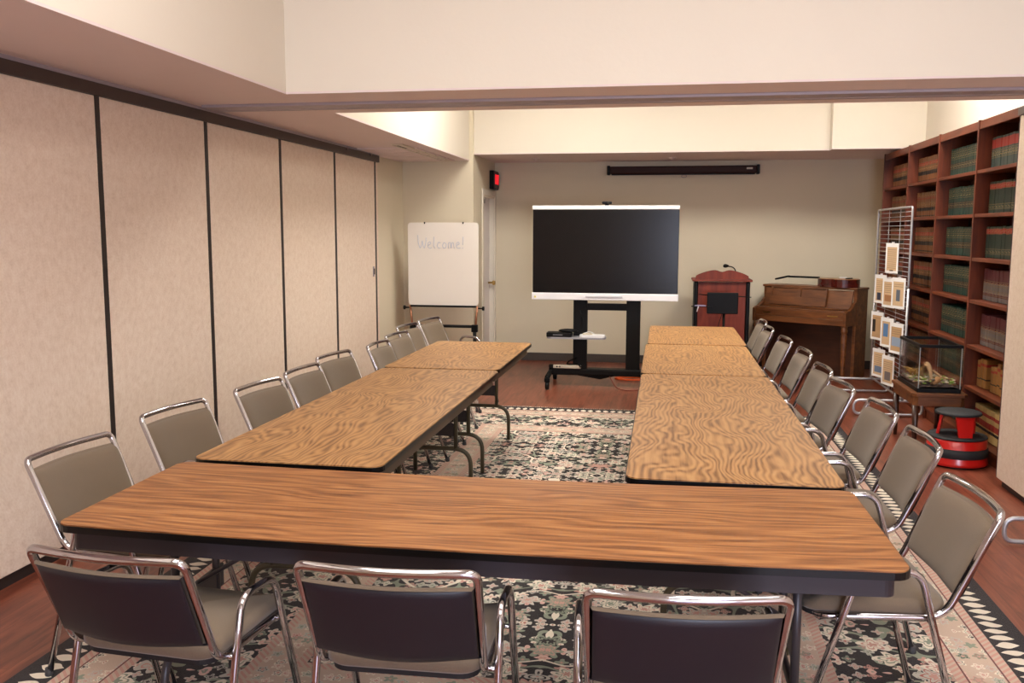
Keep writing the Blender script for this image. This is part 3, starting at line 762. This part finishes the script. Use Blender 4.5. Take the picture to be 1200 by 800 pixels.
# ------------------------------------------------------------------ whiteboard easel
t = thing('whiteboard_easel', 'white dry-erase board on a black and copper easel by the door', 'whiteboard', (-2.37, 9.50, 0), math.radians(0))
bd = MB().prism(rrect(-.385, .385, 0, .88, .035, 6), -.012, .012, mat=Matrix(((1, 0, 0, 0), (0, .12*0, -1, 0), (0, 1, 0, .825), (0, 0, 0, 1)))).build('board', M_BOARD, t)
M_INK = flat('faded_blue_marker', rgb(190, 196, 212), .6)
# handwritten strokes
def strokes(S_, ox, oz, sc):
    b = MB()
    for st in S_: b.tube([(ox+x*sc, -.0135, oz+z*sc) for x, z in st], .0032, 5, fillet=.01)
    return b
ST = [
 [(0, 1.5), (.05, .6), (.25, 0), (.42, .35), (.5, .9), (.58, .3), (.75, 0), (.92, .7), (.95, 1.2)],
 [(1.15, .35), (1.5, .5), (1.4, .8), (1.15, .6), (1.15, .15), (1.35, 0), (1.6, .1)],
 [(1.85, 1.3), (1.8, .3), (1.95, 0)],
 [(2.6, .6), (2.35, .72), (2.2, .35), (2.35, 0), (2.6, .1)],
 [(2.95, .65), (2.8, .3), (2.95, 0), (3.2, .1), (3.25, .5), (3.0, .68)],
 [(3.5, 0), (3.5, .65), (3.72, .7), (3.8, 0), (3.85, .6), (4.05, .7), (4.15, 0)],
 [(4.4, .35), (4.75, .5), (4.65, .75), (4.4, .6), (4.4, .15), (4.6, 0), (4.85, .1)],
 [(5.15, 1.3), (5.12, .4)], [(5.11, .12), (5.11, .02)],
]
strokes(ST, -.275, 1.43, .096).build('handwriting', M_INK, bd)
b = MB()
for x in (-.2, .22): b.box(x-.005, x+.005, -.02, .0, 1.69, 1.71)
b.build('clip', M_BLACK, bd)
MB().box(-.36, .36, -.03, .02, .805, .825, .003).build('tray', M_BLACK, t)
for sx in (-1, 1):
    x = sx*.375
    MB().tube([(sx*.37, .0, .82), (sx*.345, -.0, .56)], .012, 10).build('upper_leg', M_COPPER, t)
    b = MB(); b.tube([(sx*.34, 0, .56), (sx*.34, 0, .10)], [.02, .014], 10); b.box(sx*.34-.035, sx*.34+.035, -.02, .02, .54, .62, .008)
    b.tube([(sx*.34, -.28, .02), (sx*.34, 0, .10), (sx*.34, .28, .02)], .013, 10, fillet=[0, .05, 0]); b.build('stand_leg', M_BLACK, t)
    b = MB(); b.tube([(sx*.36, 0, .795), (sx*.435, 0, .795)], .008, 8); b.lathe([(.01, -.012), (.022, -.01), (.022, .01), (.01, .012)], (sx*.435, 0, .795), 14, axis='x'); b.build('knob', M_BLACK, t)
MB().tube([(-.34, 0, .60), (.34, 0, .60)], .016, 10).build('crossbar', M_BLACK, t)

# ------------------------------------------------------------------ exit sign
t = thing('exit_sign', 'black edged exit sign with red lit letters above the door', 'sign', (AX, 11.06, 2.235))
MB().box(.002, .055, -.16, .16, -.115, .105, .006).build('housing', M_BLACK, t)
MB().box(.055, .062, -.145, .145, -.10, .09, .002).build('face_plate', flat('sign_face', rgb(70, 40, 38), .5), t)
cu = bpy.data.curves.new('exit_text', 'FONT'); cu.body = 'EXIT'; cu.size = .155; cu.align_x = 'CENTER'; cu.align_y = 'CENTER'; cu.extrude = .003; cu.offset = .0
to = bpy.data.objects.new('exit_text', cu); COL.objects.link(to)
dg = bpy.context.evaluated_depsgraph_get(); me = bpy.data.meshes.new_from_object(to.evaluated_get(dg)); bpy.data.objects.remove(to)
me.materials.clear(); me.materials.append(emit('exit_red', rgb(255, 36, 48), .7))
lo = bpy.data.objects.new('letters', me); COL.objects.link(lo); lo.parent = t; lo.location = (.065, 0, -.005); lo.rotation_euler = (PI/2, 0, PI/2); lo.scale = (.75, 1.1, 1)

# ------------------------------------------------------------------ projection screen case, ceiling bits
t = thing('projection_screen', 'long dark brown roll-up projection screen case high on the back wall', 'projection screen', (.14, YB-.06, 2.345))
MB().box(-.86, .86, -.045, .045, -.045, .045, .015).build('case', M_PIANO_D if False else flat('dark_brown_case', rgb(52, 26, 20), .5, spec=.2), t)
for sx in (-1, 1): MB().box(sx*.875-.018, sx*.875+.018, -.05, .05, -.055, .055, .008).build('end_cap', M_BLACK, t)
MB().box(.74, .81, -.0475, -.0445, .0, .022).build('label_plate', M_BEIGE, t)
MB().box(-.84, .84, -.03, .0, -.058, -.044, .003).build('bottom_bar', M_BLACK, t)
pts = [(.02+.03*math.cos(a), -.02, -.075+.016*math.sin(a)) for a in [2*PI*k/14 for k in range(14)]]
MB().tube(pts, .004, 6, closed=True).build('pull_ring', M_METALTRIM, t)
t = thing('ceiling_vent', 'long slot air vent in the low ceiling along the well edge by the recess', 'vent', (-2.40, 8.85, ZC-.002), 0)
b = MB(); b.box(-.05, -.035, -.9, .95, -.014, 0); b.box(.035, .05, -.9, .95, -.014, 0); b.box(-.035, .035, .93, .95, -.014, 0); b.box(-.035, .035, -.9, -.88, -.014, 0)
b.build('frame', M_BEIGE, t); MB().box(-.035, -.004, -.88, .93, -.006, -.001).build('slot', M_BLACKTRIM, t); MB().box(.004, .035, -.88, .93, -.012, -.001).build('blade', M_BEIGE, t)
for i, (x, y) in enumerate(((-1.55, 10.65), (.02, 10.7))):
    tag(MB().lathe([(.05, 0), (.05, -.006), (.02, -.012), (.012, -.03)], (0, 0, 0), 18).build('sprinkler', M_CEIL, loc=(x, y, ZB)), 'small round ceiling sprinkler cover '+('near the exit sign' if i == 0 else 'above the projection screen'), 'sprinkler')

# ------------------------------------------------------------------ lectern with microphone
t = thing('lectern', 'red wood lectern with black side posts and arched top behind the far table', 'lectern', (.60, 10.70, 0))
MB().box(-.27, .27, -.20, -.18, .06, 1.055).build('front_panel', M_MAHOG, t)
for sx in (-1, 1): MB().box(sx*.285-.022, sx*.285+.022, -.225, .22, .04, 1.06, .012).build('side_post', M_BLACK, t)
MB().box(-.33, .33, -.25, .25, 1.06, 1.085, .006).build('top_board', M_MAHOG, t)
out = [(-.29, 0)]+[(-.29+.58*k/24, .035+.075*math.sin(PI*k/24)**.8-.028*math.exp(-((k-12)/2.2)**2)) for k in range(25)]+[(.29, 0)]
MB().prism(out, -.012, .012, mat=Matrix(((1, 0, 0, 0), (0, 0, -1, -.17), (0, 1, 0, 1.085), (0, 0, 0, 1)))).build('arched_crest', M_MAHOG, t)
MB().box(-.31, .31, -.24, .24, 0, .045, .008).build('base', M_BLACK, t)
MB().box(-.262, .262, -.205, -.2, .955, 1.05).build('upper_panel', M_MAHOG, t)
t = thing('gooseneck_microphone', 'black gooseneck microphone curving up from the lectern top', 'microphone', (.76, 10.70, 1.0855))
MB().tube([(.0, 0, 0), (-.005, -.02, .10), (-.04, -.04, .135), (-.09, -.06, .14)], .006, 8, fillet=.04).build('gooseneck', M_BLACK, t)
MB().lathe([(.03, 0), (.03, .008), (.012, .016)], (0, 0, 0), 14).build('base', M_BLACK, t)
MB().lathe([(.004, -.035), (.018, -.028), (.022, -.005), (.014, .018), (.006, .03)], (-.112, -.065, .145), 14, axis='x').build('head', M_BLACK, t)

# monitor on pole stand in front of lectern
t = thing('pole_stand_monitor', 'small black monitor on a thin pole stand in front of the lectern', 'monitor', (.585, 10.05, 0))
MB().box(-.165, .165, -.02, .015, .735, .965, .008).build('monitor', M_BLACK, t)
MB().box(-.05, .05, .015, .04, .78, .9).build('back_box', M_BLACK, t)
MB().tube([(.02, .035, .02), (.02, .035, .84)], .014, 10).build('pole', M_BLACKSAT, t)
b = MB()
for k in range(3):
    a = k*2*PI/3+.5; b.tube([(.02, .035, .16), (.02+.28*math.cos(a), .035+.28*math.sin(a), .012)], .009, 8)
b.build('tripod_base', M_BLACKSAT, t)
MB().tube([(-.25, .0, .945), (-.16, .0, .935)], .005, 6).tube([(.16, .0, .925), (.30, 0, .918)], .005, 6).build('side_arm', M_BLACK, t)
MB().box(-.33, -.10, -.03, .02, .808, .816, .002).build('tray', M_BLACK, t)
MB().tube([(.0, -.0, .74), (-.04, .02, .6), (-.03, .035, .4)], .004, 6, fillet=.05).build('cable', M_BLACK, t)
t = thing('folded_paper', 'bluish white folded paper lying on the stand tray by the lectern', 'paper', (.35, 10.04, .8165))
MB().prism([(-.06, -.025), (.06, -.025), (.03, .02), (-.03, .02)], 0, .012).build('sheet', flat('blue_paper', rgb(176, 172, 206), .6), t)
MB().tube([(-.02, -.03, .0), (-.035, -.035, -.06)], .006, 8).build('pen', M_WHITE, t)

# ------------------------------------------------------------------ piano
pa = math.radians(-35)
t = thing('upright_piano', 'brown walnut spinet piano against the back wall', 'piano', (1.587, 10.74, 0), pa)
# local: width x -.72..+.72, front -y
PX0, PX1 = -.56, .56
MB().box(PX0+.04, PX1-.04, .0, .25, .02, .60).build('lower_panel', M_PIANO_D, t)
MB().box(PX0, PX0+.04, -.02, .26, 0, .985, .006).build('side_panel', M_PIANO, t)
MB().box(PX1-.04, PX1, -.02, .26, 0, .985, .006).build('side_panel', M_PIANO, t)
for x0, x1 in ((PX0, PX0+.035), (PX1-.035, PX1)):
    prof = [(-.27, .60), (-.02, .60), (-.02, .86), (-.06, .84), (-.10, .80), (-.17, .765), (-.23, .765), (-.27, .745)]
    MB().prism(prof, x0, x1, mat=Matrix(((0, 0, 1, 0), (1, 0, 0, 0), (0, 1, 0, 0), (0, 0, 0, 1))), bev=.004).build('cheek', M_PIANO, t)
MB().box(PX0+.035, PX1-.035, -.262, .0, .605, .67, .004).build('keybed', M_PIANO, t)
MB().box(PX0+.036, PX1-.036, -.255, -.23, .672, .745, .004).build('key_slip', M_PIANO, t)
MB().box(PX0+.036, PX1-.036, -.245, -.09, .745, .763, .006).build('key_lid', M_PIANO, t)
MB().box(PX0+.036, PX1-.036, -.105, -.075, .763, .785, .005).build('lid_rail', M_PIANO, t)
def tilt(y, z, a): return Matrix.Translation((0, y, z)) @ Matrix.Rotation(a, 4, 'X')
MB().box(PX0+.04, PX1-.04, -.012, .012, 0, .215, .003, mat=tilt(-.066, .765, math.radians(-14))).build('upper_panel', M_PIANO, t)
mt = tilt(-.095, .785, math.radians(-14))
md = MB().box(-.44, .24, -.008, .008, 0, .215, .003, mat=mt).build('music_desk', M_PIANO, t)
b = MB(); b.box(-.44, .24, -.022, -.008, .0, .10, .003, mat=mt); b.box(-.44, .24, -.022, -.008, .195, .215, .003, mat=mt)
for x in (-.44, -.12, .22): b.box(x, x+.02 if x != -.12 else x+.055, -.022, -.008, .10, .195, mat=mt)
b.build('desk_frame', M_PIANO, md)
MB().box(PX0-.01, PX1+.01, -.04, .265, .985, 1.008, .006).build('lid', M_PIANO, t)
for x in (PX0+.03, PX1-.03):
    MB().lathe([(.016, 0), (.020, .02), (.018, .05), (.030, .30), (.034, .50), (.026, .52), (.036, .535), (.036, .56), (.030, .57), (.034, .60)], (x, -.232, 0), 16).build('leg', M_PIANO, t)
MB().box(PX1-.22, PX1-.10, -.256-.003, -.2545, .70, .712).build('name_plate', M_BRASS, t)
MB().box(PX0+.13, PX0+.22, -.256-.003, -.2545, .70, .712).build('name_plate', M_BRASS, t)
b = MB()
for x in (-.04, .04): b.tube([(x, .01, .06), (x, -.08, .045)], .008, 8)
b.build('pedal', M_BRASS, t)
# guitar lying on top
t = thing('acoustic_guitar', 'dark red acoustic guitar lying flat on the piano top', 'guitar', (1.587+.30*math.cos(pa)-.07*math.sin(pa), 10.74+.30*math.sin(pa)+.07*math.cos(pa), 1.0085), pa)
out = []
for k in range(48):
    a = 2*PI*k/48; c = math.cos(a); r = .165+.035*c*0
    x = .235*c; wv = (.19-.045*(-c)*-1*.0) 
    w_ = .185 if c > 0 else .145
    waist = 1-.28*math.exp(-((c+.12)/.28)**2)
    out.append((x, math.sin(a)*(w_*.5+.5*(.165+.02*c))*waist))
MB().prism(out, 0, .088, bev=.003).build('body', M_GUITAR, t)
MB().prism([(x*.97, y*.97) for x, y in out], .088, .092).build('soundboard', M_SPRUCE, t)
MB().prism([(-.235, -.028), (-.60, -.022), (-.60, .022), (-.235, .028)], .084, .104, bev=.003).build('neck', M_BLACK, t)
MB().prism([(-.60, -.03), (-.76, -.036), (-.76, .036), (-.60, .03)], .060, .078, mat=Matrix.Translation((0, 0, .03)) @ Matrix.Translation((-.60, 0, .06)) @ Matrix.Rotation(math.radians(-14), 4, 'Y') @ Matrix.Translation((.60, 0, -.06)), bev=.003).build('headstock', M_BLACK, t)
MB().box(.10, .14, -.05, .05, .092, .104, .003).build('bridge', M_BLACK, t)
tag(MB().box(-.04, .04, -.03, .03, 0, .016, .004).build('paper_wad', M_PAPER, loc=(1.93, 10.69, 1.101)), 'small white paper lying on the guitar body', 'paper')

# ------------------------------------------------------------------ gridwall racks
def gridwall(name_label, x, y0, y1, z0, z1, zsplit, fx0, fx1, feet_y):
    t = thing('display_rack', name_label, 'display rack', (x, (y0+y1)/2, 0)); h = (y1-y0)/2
    for a, c in ((z0, zsplit-.012), (zsplit+.012, z1)):
        fr = MB().tube([(0, -h, a), (0, h, a), (0, h, c), (0, -h, c)], .010, 8, closed=True, fillet=.02, fs=3).build('panel_frame', M_GREYWIRE, t)
        b = MB(); z = a+.05
        while z < c-.02: b.tube([(0, -h, z), (0, h, z)], .0032, 5); z += .040
        for k in range(1, 3): b.tube([(.006, -h+2*h*k/3, a), (.006, -h+2*h*k/3, c)], .0028, 5)
        b.build('wires', M_GREYWIRE, fr)
    for yy in (-h, h):
        MB().tube([(0, yy, zsplit), (0, yy, .16)], .011, 8).build('post', M_GREYWIRE, t)
    for yy in feet_y:
        b = MB().tube([(fx0, yy, .022), (fx0, yy, .145), (fx1, yy, .145), (fx1, yy, .022)], .0125, 10, closed=True, fillet=[.05, .09, .09, .05], fs=6)
        b.build('foot', M_GREYWIRE, t)
    return t
gridwall('grey wire grid display rack with pinned sheets in front of the bookcase', 2.045, 8.32, 9.60, .16, 1.83, 1.13, -.40, .17, (-.625, .61))
gridwall('grey wire rack whose rounded foot shows at the right frame edge', 2.03, 4.30, 5.20, .16, 1.75, 1.1, -.278, .05, (.20, -.42))
M_TAN = None
def sheet_mat(i, tan, pic, px, pz, pw, ph):
    tt = NT('printed_sheet_%d' % i); o = tt.obj(); sp = tt.n('ShaderNodeSeparateXYZ'); tt.L.new(o, sp.inputs[0]); y, z = sp.outputs[1], sp.outputs[2]
    def rect(c, y0, y1, z0, z1, col):
        k = tt.m2('MULTIPLY', tt.m2('MULTIPLY', tt.m2('GREATER_THAN', y, y0), tt.m2('LESS_THAN', y, y1)), tt.m2('MULTIPLY', tt.m2('GREATER_THAN', z, z0), tt.m2('LESS_THAN', z, z1)))
        return tt.mix(k, c, col)
    c = rect(rgb(246, 246, 246), -.080, .080, -.112, .100, tan); c = rect(c, px-pw, px+pw, pz-ph, pz+ph, pic)
    lines = tt.m2('MULTIPLY', tt.m2('LESS_THAN', tt.m2('FRACT', tt.m2('MULTIPLY', z, 55)), .3), tt.m2('GREATER_THAN', z, pz+ph+.012))
    lines = tt.m2('MULTIPLY', lines, tt.m2('LESS_THAN', tt.m2('ABSOLUTE', y), .07)); lines = tt.m2('MULTIPLY', lines, tt.m2('LESS_THAN', z, .09))
    c = tt.mix(tt.m2('MULTIPLY', lines, .55), c, rgb(110, 84, 60)); tt.base(c); tt.rough(.6); return tt.m
T1, T2, BLU, GRYP = rgb(214, 184, 146), rgb(196, 160, 118), rgb(90, 130, 180), rgb(96, 104, 118)
sheets = [ # y, z, label, colours
 (8.737, 1.381, 'top printed sheet alone on the grid rack', T1, rgb(120, 96, 70), 0, -.11, .03, .006),
 (9.128, 1.079, 'left sheet of the upper row of three on the grid rack', T1, rgb(60, 64, 84), .02, -.07, .035, .035),
 (8.798, 1.064, 'middle sheet of the upper row of three on the grid rack', T1, rgb(170, 120, 80), .0, -.05, .06, .03),
 (8.438, 1.084, 'right sheet of the upper row of three on the grid rack', T1, GRYP, 0, -.02, .03, .05),
 (9.192, .721, 'left sheet of the middle row on the grid rack', T2, rgb(50, 44, 40), .05, 0, .025, .06),
 (8.784, .70, 'blue pictured sheet in the middle of the middle row on the grid rack', T1, BLU, .02, .02, .04, .06),
 (8.428, .686, 'right sheet of the middle row, partly behind the glass tank', T2, rgb(150, 168, 190), 0, -.03, .07, .04),
 (9.06, .379, 'left sheet of the bottom row on the grid rack', T1, rgb(110, 130, 160), 0, -.06, .06, .03),
 (8.676, .363, 'right sheet of the bottom row on the grid rack', T1, rgb(120, 110, 110), 0, -.05, .05, .04),
]
for i, (y, z, lab, tan, pic, px, pz, pw, ph) in enumerate(sheets):
    t = thing('printed_sheet', lab, 'paper sheet', (1.993, y, z), math.radians(random.uniform(-2, 2)), 'sheets on the grid rack')
    t.rotation_euler = (0, 0, math.radians(17+random.uniform(-3, 3)))
    MB().box(-.0015, .0, -.105, .105, -.135, .135).build('sheet', sheet_mat(i, tan, pic, px, pz, pw, ph), t)
    MB().box(-.001, .012, -.012, .012, .136, .146).build('clip', M_WHITE, t)

# ------------------------------------------------------------------ tank and its table
t = thing('side_table', 'small dark wood table with cut corners carrying the glass tank', 'table', (1.985, 7.335, 0))
def oct_(x, y, c): return [(-x, -y+c), (-x+c, -y), (x-c, -y), (x, -y+c), (x, y-c), (x-c, y), (-x+c, y), (-x, y-c)]
MB().prism(oct_(.195, .335, .03), .415, .44, bev=.004).build('top', M_PIANO, t)
MB().prism(oct_(.178, .315, .03), .345, .415).build('apron', M_PIANO, t)
for sx in (-1, 1):
    for sy in (-1, 1): MB().tube([(sx*.158, sy*.29, .345), (sx*.153, sy*.285, .0)], [.026, .014], 10).build('leg', M_PIANO_D, t)
t = thing('glass_tank', 'black framed glass terrarium with driftwood inside on the small table', 'terrarium', (1.985, 7.345, .4405))
tx, ty, tz = .145, .290, .355
def frame(z0, z1, o, inn):
    b = MB(); b.box(-tx-o, tx+o, -ty-o, -ty+inn, z0, z1, .002); b.box(-tx-o, tx+o, ty-inn, ty+o, z0, z1, .002); b.box(-tx-o, -tx+inn, -ty+inn, ty-inn, z0, z1, .002); b.box(tx-inn, tx+o, -ty+inn, ty-inn, z0, z1, .002); return b
frame(0, .03, .006, .012).build('bottom_frame', M_BLACK, t); frame(tz-.022, tz, .006, .014).build('top_frame', M_BLACK, t)
for nm, bx in (('glass_pane', (-tx, tx, -ty, -ty+.004)), ('glass_pane', (-tx, tx, ty-.004, ty)), ('glass_pane', (-tx, -tx+.004, -ty+.004, ty-.004)), ('glass_pane', (tx-.004, tx, -ty+.004, ty-.004))):
    MB().box(*bx, .01, tz-.01).build(nm, M_GLASS, t)
M_SEAM = flat('pale_seam', rgb(150, 156, 156), .4)
for sx in (-1, 1):
    for sy in (-1, 1): MB().box(sx*(tx-.001)-.003, sx*(tx-.001)+.003, sy*(ty-.001)-.003, sy*(ty-.001)+.003, .03, tz-.02).build('silicone_seam', M_SEAM, t)
b = MB(); random.seed(3)
b.grid(lambda u, v: Vector(((u-.5)*2*(tx-.008), (v-.5)*2*(ty-.008), .038+.012*math.sin(u*9)*math.sin(v*13)+.008*random.random())), 16, 24)
b.grid(lambda u, v: Vector(((u-.5)*2*(tx-.008), (v-.5)*2*(ty-.008), .006)), 1, 1)
o = b.build('soil', flat('dark_soil', rgb(64, 46, 38), .9, var=.5, scale=60), loc=(1.985, 7.345, .4405)); tag(o, 'uneven dark soil bed on the bottom of the glass tank', 'soil')
b = MB()
for k in range(260):
    x = random.uniform(-tx+.02, tx-.02); y = random.uniform(-ty+.02, ty-.02); r = random.uniform(.006, .014)
    n0 = len(b.bm.verts)
    q = bmesh.ops.create_icosphere(b.bm, subdivisions=1, radius=r, matrix=Matrix.Translation((x, y, .052+random.uniform(0, .012)+(.035*random.random() if y < -.05 else 0))) @ Matrix.Diagonal((1.5, 1, .6, 1)))
    for v in q['verts']:
        for f in v.link_faces: f.material_index = k % 4
o = b.build('pebbles', [flat('cream_pebble', rgb(200, 184, 156), .7), flat('brown_leaf', rgb(120, 82, 52), .8), flat('grey_pebble', rgb(120, 112, 104), .7), flat('moss', rgb(120, 140, 60), .9)], loc=(1.985, 7.345, .4405))
tag(o, 'scattered pale pebbles, leaves and moss on the tank soil', 'pebbles', kind='stuff')
M_DRIFT = flat('driftwood', rgb(150, 116, 82), .8, var=.4, scale=20, bump=.003)
b = MB()
pts = [(-.02+.0, -.16+.30*k/10, .05+.13*math.sin(PI*k/10)**.8) for k in range(11)]
b.tube(pts, [.008+.007*math.sin(PI*k/10)+random.uniform(0, .006) for k in range(11)], 9)
b.tube([(.02, -.15, .05), (.06, -.08, .10), (.03, 0, .13), (.05, .07, .09)], [.005, .011, .008, .003], 8)
tag(b.build('driftwood', M_DRIFT, loc=(1.975, 7.29, .4405)), 'arched piece of pale driftwood inside the glass tank', 'driftwood')
b = MB(); b.tube([(-.02, -.20, .06), (.03, -.16, .10), (.08, -.12, .09), (.10, -.06, .055)], [.010, .026, .024, .010], 10, fillet=.02)
tag(b.build('bark_hide', flat('cork_bark', rgb(150, 108, 68), .9, var=.4, scale=25, bump=.004), loc=(1.975, 7.29, .4405)), 'rounded hollow bark piece near the front pane of the tank', 'bark')
b = MB()
for k in range(26):
    a = random.uniform(0, 2*PI); L_ = random.uniform(.03, .08); c = Vector((-.05+random.uniform(-.03, .03), .19+random.uniform(-.04, .04), .06))
    b.tube([c, c+Vector((math.cos(a)*L_*.4, math.sin(a)*L_*.4, L_*.7)), c+Vector((math.cos(a)*L_, math.sin(a)*L_, L_*.9))], [.003, .005, .001], 5)
tag(b.build('plant', flat('dry_plant', rgb(168, 128, 64), .8, var=.3), loc=(1.975, 7.29, .4405)), 'small dry yellowish plant at the far end of the tank', 'plant')

# ------------------------------------------------------------------ red step stool
t = thing('step_stool', 'round red two-step rolling stool with black treads by the bookcase', 'step stool', (2.03, 6.725, 0)); t.scale = (1, 1, .85)
MB().lathe([(.200, .012), (.207, .02), (.203, .04), (.198, .06), (.192, .215), (.186, .224), (.06, .225)], n=40).build('lower_drum', M_RED, t)
MB().lathe([(.199, .078), (.204, .082), (.201, .150), (.194, .153)], n=40).build('rubber_band', M_RUBBER, t)
MB().lathe([(.10, .225), (.190, .225), (.195, .232), (.190, .242), (.10, .243)], n=40).build('lower_tread', M_RUBBER, t)
for k in range(3):
    a = math.radians(-82+120*k); ca, sa = math.cos(a), math.sin(a)
    mtx = Matrix(((-sa, ca, 0, 0), (ca, sa, 0, 0), (0, 0, 1, 0), (0, 0, 0, 1)))
    b = MB(); P = [(-.045, .132, .243), (.045, .132, .243), (.062, .108, .412), (-.062, .108, .412)]
    A = [b.bm.verts.new(mtx @ Vector(p)) for p in P]; B = [b.bm.verts.new(mtx @ Vector((p[0], p[1]-.018, p[2]))) for p in P]
    b.bm.faces.new(A); b.bm.faces.new(B[::-1])
    for i in range(4): b.bm.faces.new((A[i], A[(i+1) % 4], B[(i+1) % 4], B[i]))
    b.build('riser', M_RED, t)
MB().lathe([(.03, .410), (.140, .412), (.150, .418), (.150, .430), (.143, .438), (.03, .440)], n=40).build('top_tread', M_RUBBER, t)
MB().lathe([(.19, .0), (.198, .004), (.19, .014)], n=40).build('rim', M_BLACK, t)
